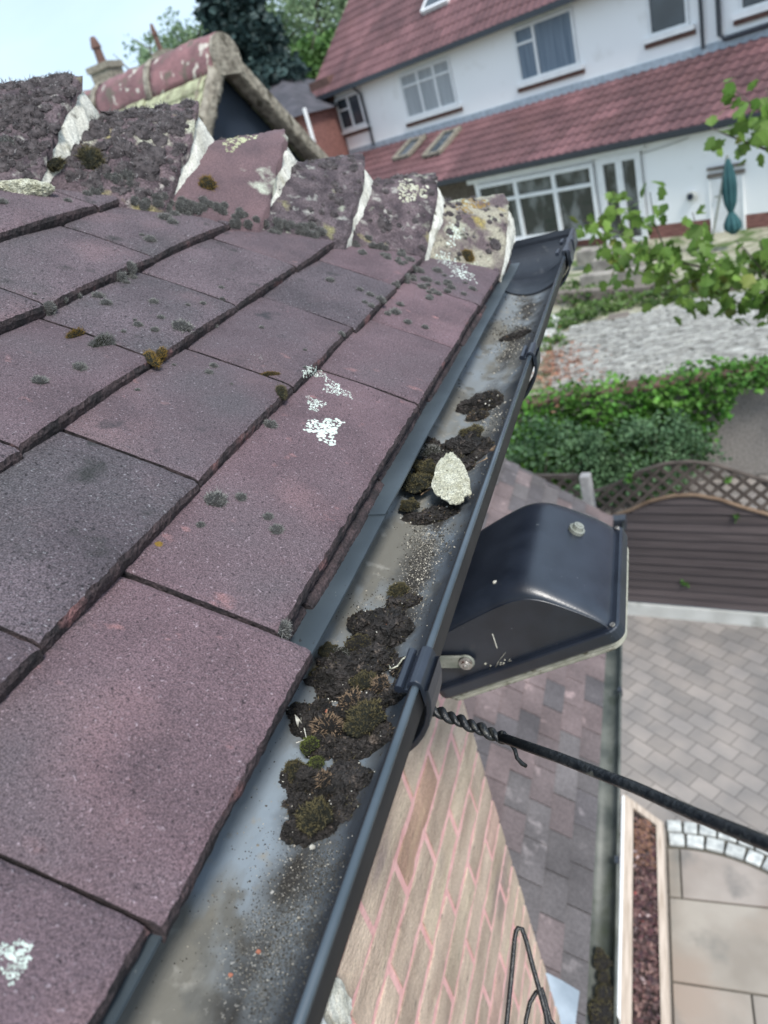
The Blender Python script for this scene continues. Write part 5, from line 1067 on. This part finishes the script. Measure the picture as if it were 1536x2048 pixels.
chip(517, 1903, 5, 'small pink seed on the silt near the bottom of the gutter', 11, m_chipred, .002, name='seed', asp=.9)
chip(461, 1950, 5, 'small pink seed lower down on the silt', 12, m_chipred, .002, name='seed', asp=.9)
def twig(P, r_, label, m, lift=.014, name='twig', cat='twig'):
    b = MB(); Q = []
    for i, (px, py) in enumerate(P): p, n = on_g(px, py); Q.append(p - ray(px, py)*lift)
    s = fwd.dot(Q[0] - CAM)/FPX; o0 = Q[0].copy(); b.tube([q - o0 for q in Q], [r_*s*(1 - .5*i/len(Q)) for i in range(len(Q))], 6); o = ob(name, b, m, smooth=True); o.location = o0; return tag(o, label, cat)
twig([(832, 1302), (815, 1312), (805, 1318), (795, 1332), (783, 1338), (778, 1330)], 2.2, 'pale curled lichen twig on the debris above the nearest bracket', m_flake, .024)
twig([(975, 916), (960, 924), (945, 932)], 1.2, 'thin straw lying across the clod by the gutter lip', m_mosstan, .022)
twig([(925, 905), (905, 908), (893, 907)], 2.2, 'short dark stick on the middle debris', m_bark, .02)
twig([(600, 1428), (608, 1455), (613, 1478), (592, 1486)], 1.4, 'thin bent stalk below the white feather at the left of the debris', m_mortar, .012)
twig([(860, 978), (848, 985), (842, 990)], 1.6, 'tiny stick on the moss beside the lichen flake', m_mosstan, .018)
twig([(898, 958), (880, 957), (868, 962)], 3.5, 'dark bark strip lying on top of the lichen flake', m_bark, .028)
b = MB(); p0, _ = on_g(594, 1440); s = fwd.dot(p0-CAM)/FPX; p0 = p0 - ray(594, 1440)*.014
fe = MB(); fe.grid(lambda u, v: right*((u*16 - 4 + (v-.5)*9*math.sin(math.pi*(1-u)**.8))*s) + down*((u*34 - 12)*s - (v-.5)*5*s*math.sin(math.pi*(1-u)**.8)) + fwd*(-abs(v-.5)*3*s), 12, 6)
o = ob('feather', fe, m_mortar, smooth=True); o.location = p0; tag(o, 'small white downy feather at the left edge of the debris', 'feather')
# grit
rs = random.Random(99); b = MB()
def grit(px, py, sx, sy_, n, dark):
    for i in range(int(n*.62)):
        x, y = rs.gauss(px, sx), rs.gauss(py, sy_); p, nn = hitb(GUT, x, y)
        if p is None: continue
        s = fwd.dot(p-CAM)/FPX*rs.uniform(.4, 1.4)*(1.8 if rs.random() < .03 else 1); e = Vector((rs.gauss(0, 1), rs.gauss(0, 1), rs.gauss(0, 1))).normalized()*s; f_ = e.orthogonal().normalized()*s*rs.uniform(.5, 1); g_ = e.cross(f_).normalized()*s*.6
        t = rs.choice([.06, .1, .15, .05]) if rs.random() < dark else rs.uniform(.2, .85); b.obox(p + Vector((0, 0, s*.3)), e, f_, g_, (t, t*.97, t*.9))
for a_ in [(560, 1800, 60, 110, 900, .55), (640, 1720, 40, 30, 500, .7), (520, 1930, 60, 60, 600, .5), (830, 1150, 16, 50, 1500, .65), (870, 1080, 22, 22, 900, .75), (850, 1110, 14, 30, 700, .35), (790, 1200, 30, 20, 300, .8), (985, 845, 25, 18, 500, .4), (1020, 690, 20, 25, 500, .4), (1035, 600, 18, 30, 300, .5), (985, 930, 22, 30, 300, .5),
           (640, 1740, 30, 36, 1500, .94), (595, 1830, 36, 60, 2600, .94), (545, 1950, 42, 70, 3200, .94), (700, 1500, 90, 120, 900, .85), (740, 1230, 40, 40, 300, .8), (880, 1000, 60, 50, 500, .8), (1020, 665, 30, 12, 300, .9), (480, 1850, 120, 90, 250, .6), (900, 780, 60, 60, 100, .7)]: grit(*a_)
tag(ob('grit', b, mat('grit_grain', (.5, .48, .44), (.75, .73, .68), sc=200, rough=.95, tint=True)), 'fine black and white grit and silt washed along the bottom of the gutter', 'grit', kind='stuff')
# ------------------------------------------------------------------ FLOODLIGHT
fl = thing('floodlight', 'black floodlight with rounded back hanging below the gutter on a grey steel bracket', 'floodlight', (-.2, .68, CZ-.5))
YN, YF = .583, .782
def X2(x, d, y): return Vector((x, y, CZ - d))
PB = Vector((-.066, .502)); PC = Vector((-.285, .592))    # (x, depth) rim corners
dB = (PC - PB); ln_ = dB.length; dB.normalize(); nB = Vector((dB.y, -dB.x));  nB = nB if nB.y < 0 else -nB  # nB towards the back (up)
def rimring(o, z0, z1, inset=0, rc=.014, n=5):
    pts = []; w = YF - YN
    for cxs, cys, a0 in ((1, 1, 0), (0, 1, 90), (0, 0, 180), (1, 0, 270)):
        for i in range(n+1):
            a = R_(a0 + 90*i/n); pts.append(((ln_ - inset*2 - 2*rc)*cxs + rc + inset + rc*math.cos(a), (w - inset*2 - 2*rc)*cys + rc + inset + rc*math.sin(a)))
    def mp_(z): 
        out = []
        for u, y in pts:
            q = PB + dB*u + nB*z; out.append(X2(q.x, q.y, YN + y))
        return out
    return mp_(z0), mp_(z1)
def prism(b, A, B_):
    n = len(A); b.add(A + B_, [tuple(range(n))[::-1], tuple(range(n, 2*n))] + [(i, (i+1) % n, n+(i+1) % n, n+i) for i in range(n)])
b = MB(); A_, B_ = rimring(0, -.004, .012); prism(b, A_, B_); ob('rim', b, m_black, fl, bevel=.0025)
b = MB(); A_, B_ = rimring(0, -.009, -.0045, .004); prism(b, A_, B_); ob('seal', b, m_seal, fl)
b = MB(); A_, B_ = rimring(0, -.0160, -.0095, .005, .018); prism(b, A_, B_); ob('front_frame', b, m_seal, fl, bevel=.002)
b = MB(); A_, B_ = rimring(0, -.019, -.0165, .02); prism(b, A_, B_); ob('glass', b, m_glass, fl)
# back shell: cross section in (u along rim, height), rounded in both directions
HP = [(.007, .0), (.008, .010), (.019, .030), (.036, .055), (.050, .073), (.064, .084), (.080, .0885), (.098, .0885), (.120, .087), (.150, .084), (.180, .080), (.205, .073), (.222, .058), (.230, .030), (.231, 0)]
def smooth_poly(P, it=3):
    for _ in range(it):
        Q = [P[0]]
        for a, c in zip(P, P[1:]): Q += [(a[0]*.75+c[0]*.25, a[1]*.75+c[1]*.25), (a[0]*.25+c[0]*.75, a[1]*.25+c[1]*.75)]
        Q.append(P[-1]); P = Q
    return P
HPs = smooth_poly(HP, 2)
b = MB(); ny = 36; V = []; RC = .024; yn, yf = YN + .007, YF - .007
cen = (.12, 0)
for j in range(ny+1):
    v = j/ny; 
    # rounded ends: shrink section near both ends
    if v < .3: a = math.pi/2*(v/.3); y = yn + RC*(1-math.cos(a)); sh = RC*(1-math.sin(a))
    elif v > .7: a = math.pi/2*((1-v)/.3); y = yf - RC*(1-math.cos(a)); sh = RC*(1-math.sin(a))
    else: y = yn + RC + (yf-yn-2*RC)*(v-.3)/.4; sh = 0
    for u, h in HPs:
        k = 1 - sh/.115*.9; uu = cen[0] + (u-cen[0])*(1 - sh/.12*.25); hh = max(0, h*k) if h < .088 else h*k
        q = PB + dB*uu + nB*(hh + .010); V.append(X2(q.x, q.y, y))
m = len(HPs); b.add(V, [(j*m+i, j*m+i+1, (j+1)*m+i+1, (j+1)*m+i) for j in range(ny) for i in range(m-1)] + [tuple(range(m)), tuple(range(ny*m, ny*m+m))[::-1]])
sh_o = ob('housing', b, m_black, fl, smooth=False)
for pl in sh_o.data.polygons[:-2]: pl.use_smooth = True
SH = BVHTree.FromPolygons(b.v, b.f)
def screw(px, py, r_, h, parent, name, m, B=SH):
    p, n = hitb(B, px, py)
    if p is None: return None
    if n.dot(ray(px, py)) > 0: n = -n
    b = MB(); b.tube([p, p+n*h*.45, p+n*h*.45, p+n*h], [r_*1.4, r_*1.4, r_, r_*.9], 12); b.tube([p+n*h, p+n*(h+.001)], [r_*.55, r_*.5], 6); return ob(name, b, m, parent)
screw(1152, 1062, .0068, .009, fl, 'bolt', m_steel)
for u, y in ((.006, YN+.008), (.006, YF-.010)):
    q = PB + dB*u + nB*.012; c = X2(q.x, q.y, y); nv_ = Vector((nB.x, 0, -nB.y)); b = MB(); b.tube([c, c + nv_*.002], .0028, 10); ob('rim_screw', b, m_bolt, fl)
pv = Py(940, 1322, yn - .004); b = MB(); ax_ = Vector((1, 0, 0))
b.obox(pv + Vector((-.055, -.001, -.000)), ax_*.052, (0, .0015, 0), (0, 0, .0085)); b.tube([pv + Vector((-.004, -.0025, 0)), pv + Vector((-.004, .0005, 0))], .0095, 16)
b.obox((pv.x - .106, .5*(yn+yf), pv.z), (.0015, 0, 0), (0, (yf-yn)/2+.006, 0), (0, 0, .0085)); b.obox(Vector((pv.x, yf+.004, pv.z)) + Vector((-.055, .001, 0)), ax_*.052, (0, .0015, 0), (0, 0, .0085))
b.box((WX, yn+.05, pv.z-.02), (pv.x-.107, yn+.09, pv.z+.02)); ob('mounting_bracket', b, m_steel, fl, bevel=.0008)
b = MB(); c = pv + Vector((-.004, -.003, 0)); b.tube([c, c - Vector((0, .003, 0)), c - Vector((0, .0032, 0)), c - Vector((0, .006, 0))], [.0078, .0078, .0055, .005], 14); b.tube([c - Vector((0, .006, 0)), c - Vector((0, .0072, 0))], [.003, .0015], 6); ob('pivot_bolt', b, m_bolt, fl)
# droppings and cobweb on the housing
p, n = hitb(SH, 990, 1165)
if p: 
    b = MB(); b.tube([p, p - ray(990, 1165)*.001], [.0024, .001], 10); ob('dropping', b, m_mortar, fl)
rs = random.Random(4); b = MB()
for i in range(46):
    q0, q1 = (rs.gauss(1008, 17), rs.gauss(1336, 9)), (rs.gauss(1012, 17), rs.gauss(1330, 11)); p, _ = hitb(SH, *q0); p2, _ = hitb(SH, *q1)
    if p and p2: b.tube([p - ray(*q0)*.001, (p+p2)/2 - ray(*q0)*.003, p2 - ray(*q1)*.001], .00025, 4)
for i in range(26):
    p, _ = hitb(SH, rs.gauss(1006, 12), rs.gauss(1336, 8))
    if p: e = Vector((rs.gauss(0, 1), rs.gauss(0, 1), rs.gauss(0, 1))).normalized()*rs.uniform(.0005, .0012); b.obox(p - ray(1006, 1336)*.001, e, e.orthogonal()*.6, e.cross(e.orthogonal()).normalized()*.0006)
if b.v: ob('cobweb', b, m_seal, fl)
b = MB(); p, _ = hitb(SH, 985, 1268); p2, _ = hitb(SH, 994, 1296)
if p and p2: b.tube([p - ray(985, 1268)*.0004, p2 - ray(994, 1296)*.0004], .0006, 5); ob('scratch', b, m_mortar, fl)
# ------------------------------------------------------------------ CABLES
cb = thing('cable', 'thick black cable with a twisted wire wrapping running out to the lower right', 'cable', Pd(860, 1420, .33))
P0 = Pr(845, 1412, .50); P1 = Pr(1000, 1474, .475); P2 = Pr(1270, 1575, .40); P3 = Pr(1536, 1688, .335); P4 = Pr(1800, 1800, .29)
b = MB(); b.tube([P1, P1.lerp(P2, .5) + Vector((0, 0, .0012)), P2, P2.lerp(P3, .5) - Vector((0, 0, .001)), P3, P4], [.0031]*6, 14); ob('sheath', b, m_rubber, cb, smooth=True)
b = MB(); dd = (P1-P0); dl = dd.length; dd.normalize(); o1 = dd.orthogonal().normalized(); o2 = dd.cross(o1)
for ph in (0, math.pi):
    Q = []
    for i in range(200):
        u = i/199*1.06; a = u*2*math.pi*3.9 + ph; r_ = .0021 if ph == 0 else .0019; Q.append(P0 + dd*dl*u + (o1*math.cos(a) + o2*math.sin(a))*r_)
    b.tube(Q, .0020 if ph else .0024, 10)
ob('twisted_wire', b, m_rubber, cb, smooth=True)
b = MB(); b.tube([Pr(1003, 1470, .472), Pr(1018, 1482, .468), Pr(1030, 1500, .468), Pr(1034, 1516, .47), Pr(1044, 1527, .472), Pr(1052, 1532, .474)], [.0014, .0014, .0013, .0013, .0015, .0013], 8); ob('wire_end', b, m_rubber, cb, smooth=True)
lp = thing('wire_loop', 'thin dark wire bent into a hairpin loop hanging in front of the brick wall', 'wire', Pr(1035, 1860, 1.05))
b = MB(); b.tube([Pr(x, y, 1.05) for x, y in ((1008, 2090), (1014, 2040), (1022, 1960), (1029, 1880), (1032, 1862), (1036, 1856), (1044, 1858), (1052, 1880), (1066, 1935), (1080, 1985), (1092, 2030), (1100, 2090))], .0030, 8)
b.tube([Pr(x, y, 1.06) for x, y in ((1048, 2090), (1052, 2040), (1060, 2005), (1072, 1985), (1084, 1978), (1090, 2000), (1100, 2040), (1130, 2080))], .0028, 8); ob('wire', b, m_rubber, lp, smooth=True)
# moss in the lower gutter
for i, (px, py, r_) in enumerate([(1205, 1925, 16), (1208, 1955, 12), (1212, 1990, 20), (1205, 2030, 26), (1222, 2045, 16), (1200, 1905, 9)]):
    p = Pz(px, py, ZE-.045); s = r_/FPX*fwd.dot(p-CAM); me = cushion_mb(80+i, nb=260, ln=.25, H=.6).mesh('moss_clump', [m_soil, m_mossolive], True); place(me, 'moss_clump', p, Vector((0, 0, 1)), s, 'brown moss clump lying in the lower gutter at the bottom of the picture', 'moss', 'moss clumps in the lower gutter')
# mortar lump and white trim at the wall top, bottom edge of the picture
p = Px(672, 2010, WX+.01); b = MB(); V = []
for v in I4[0]: k = 1 + .35*noise.noise(v*2.2) + .18*noise.noise(v*7); V.append((v.x*.012*k, v.y*.022*k, v.z*.05*k))
b.add(V, I4[1]); o = ob('mortar_lump', b, m_mortar); o.location = p; tag(o, 'ragged lump of white mortar on the brick wall at the bottom edge', 'mortar')
b = MB(); q = Px(628, 2035, WX+.03); b.box((WX+.004, q.y-.2, q.z-.25), (WX+.03, q.y+.012, q.z+.06)); tag(ob('window_trim', b, m_white, bevel=.003), 'white plastic window trim below the gutter at the bottom edge', 'trim')
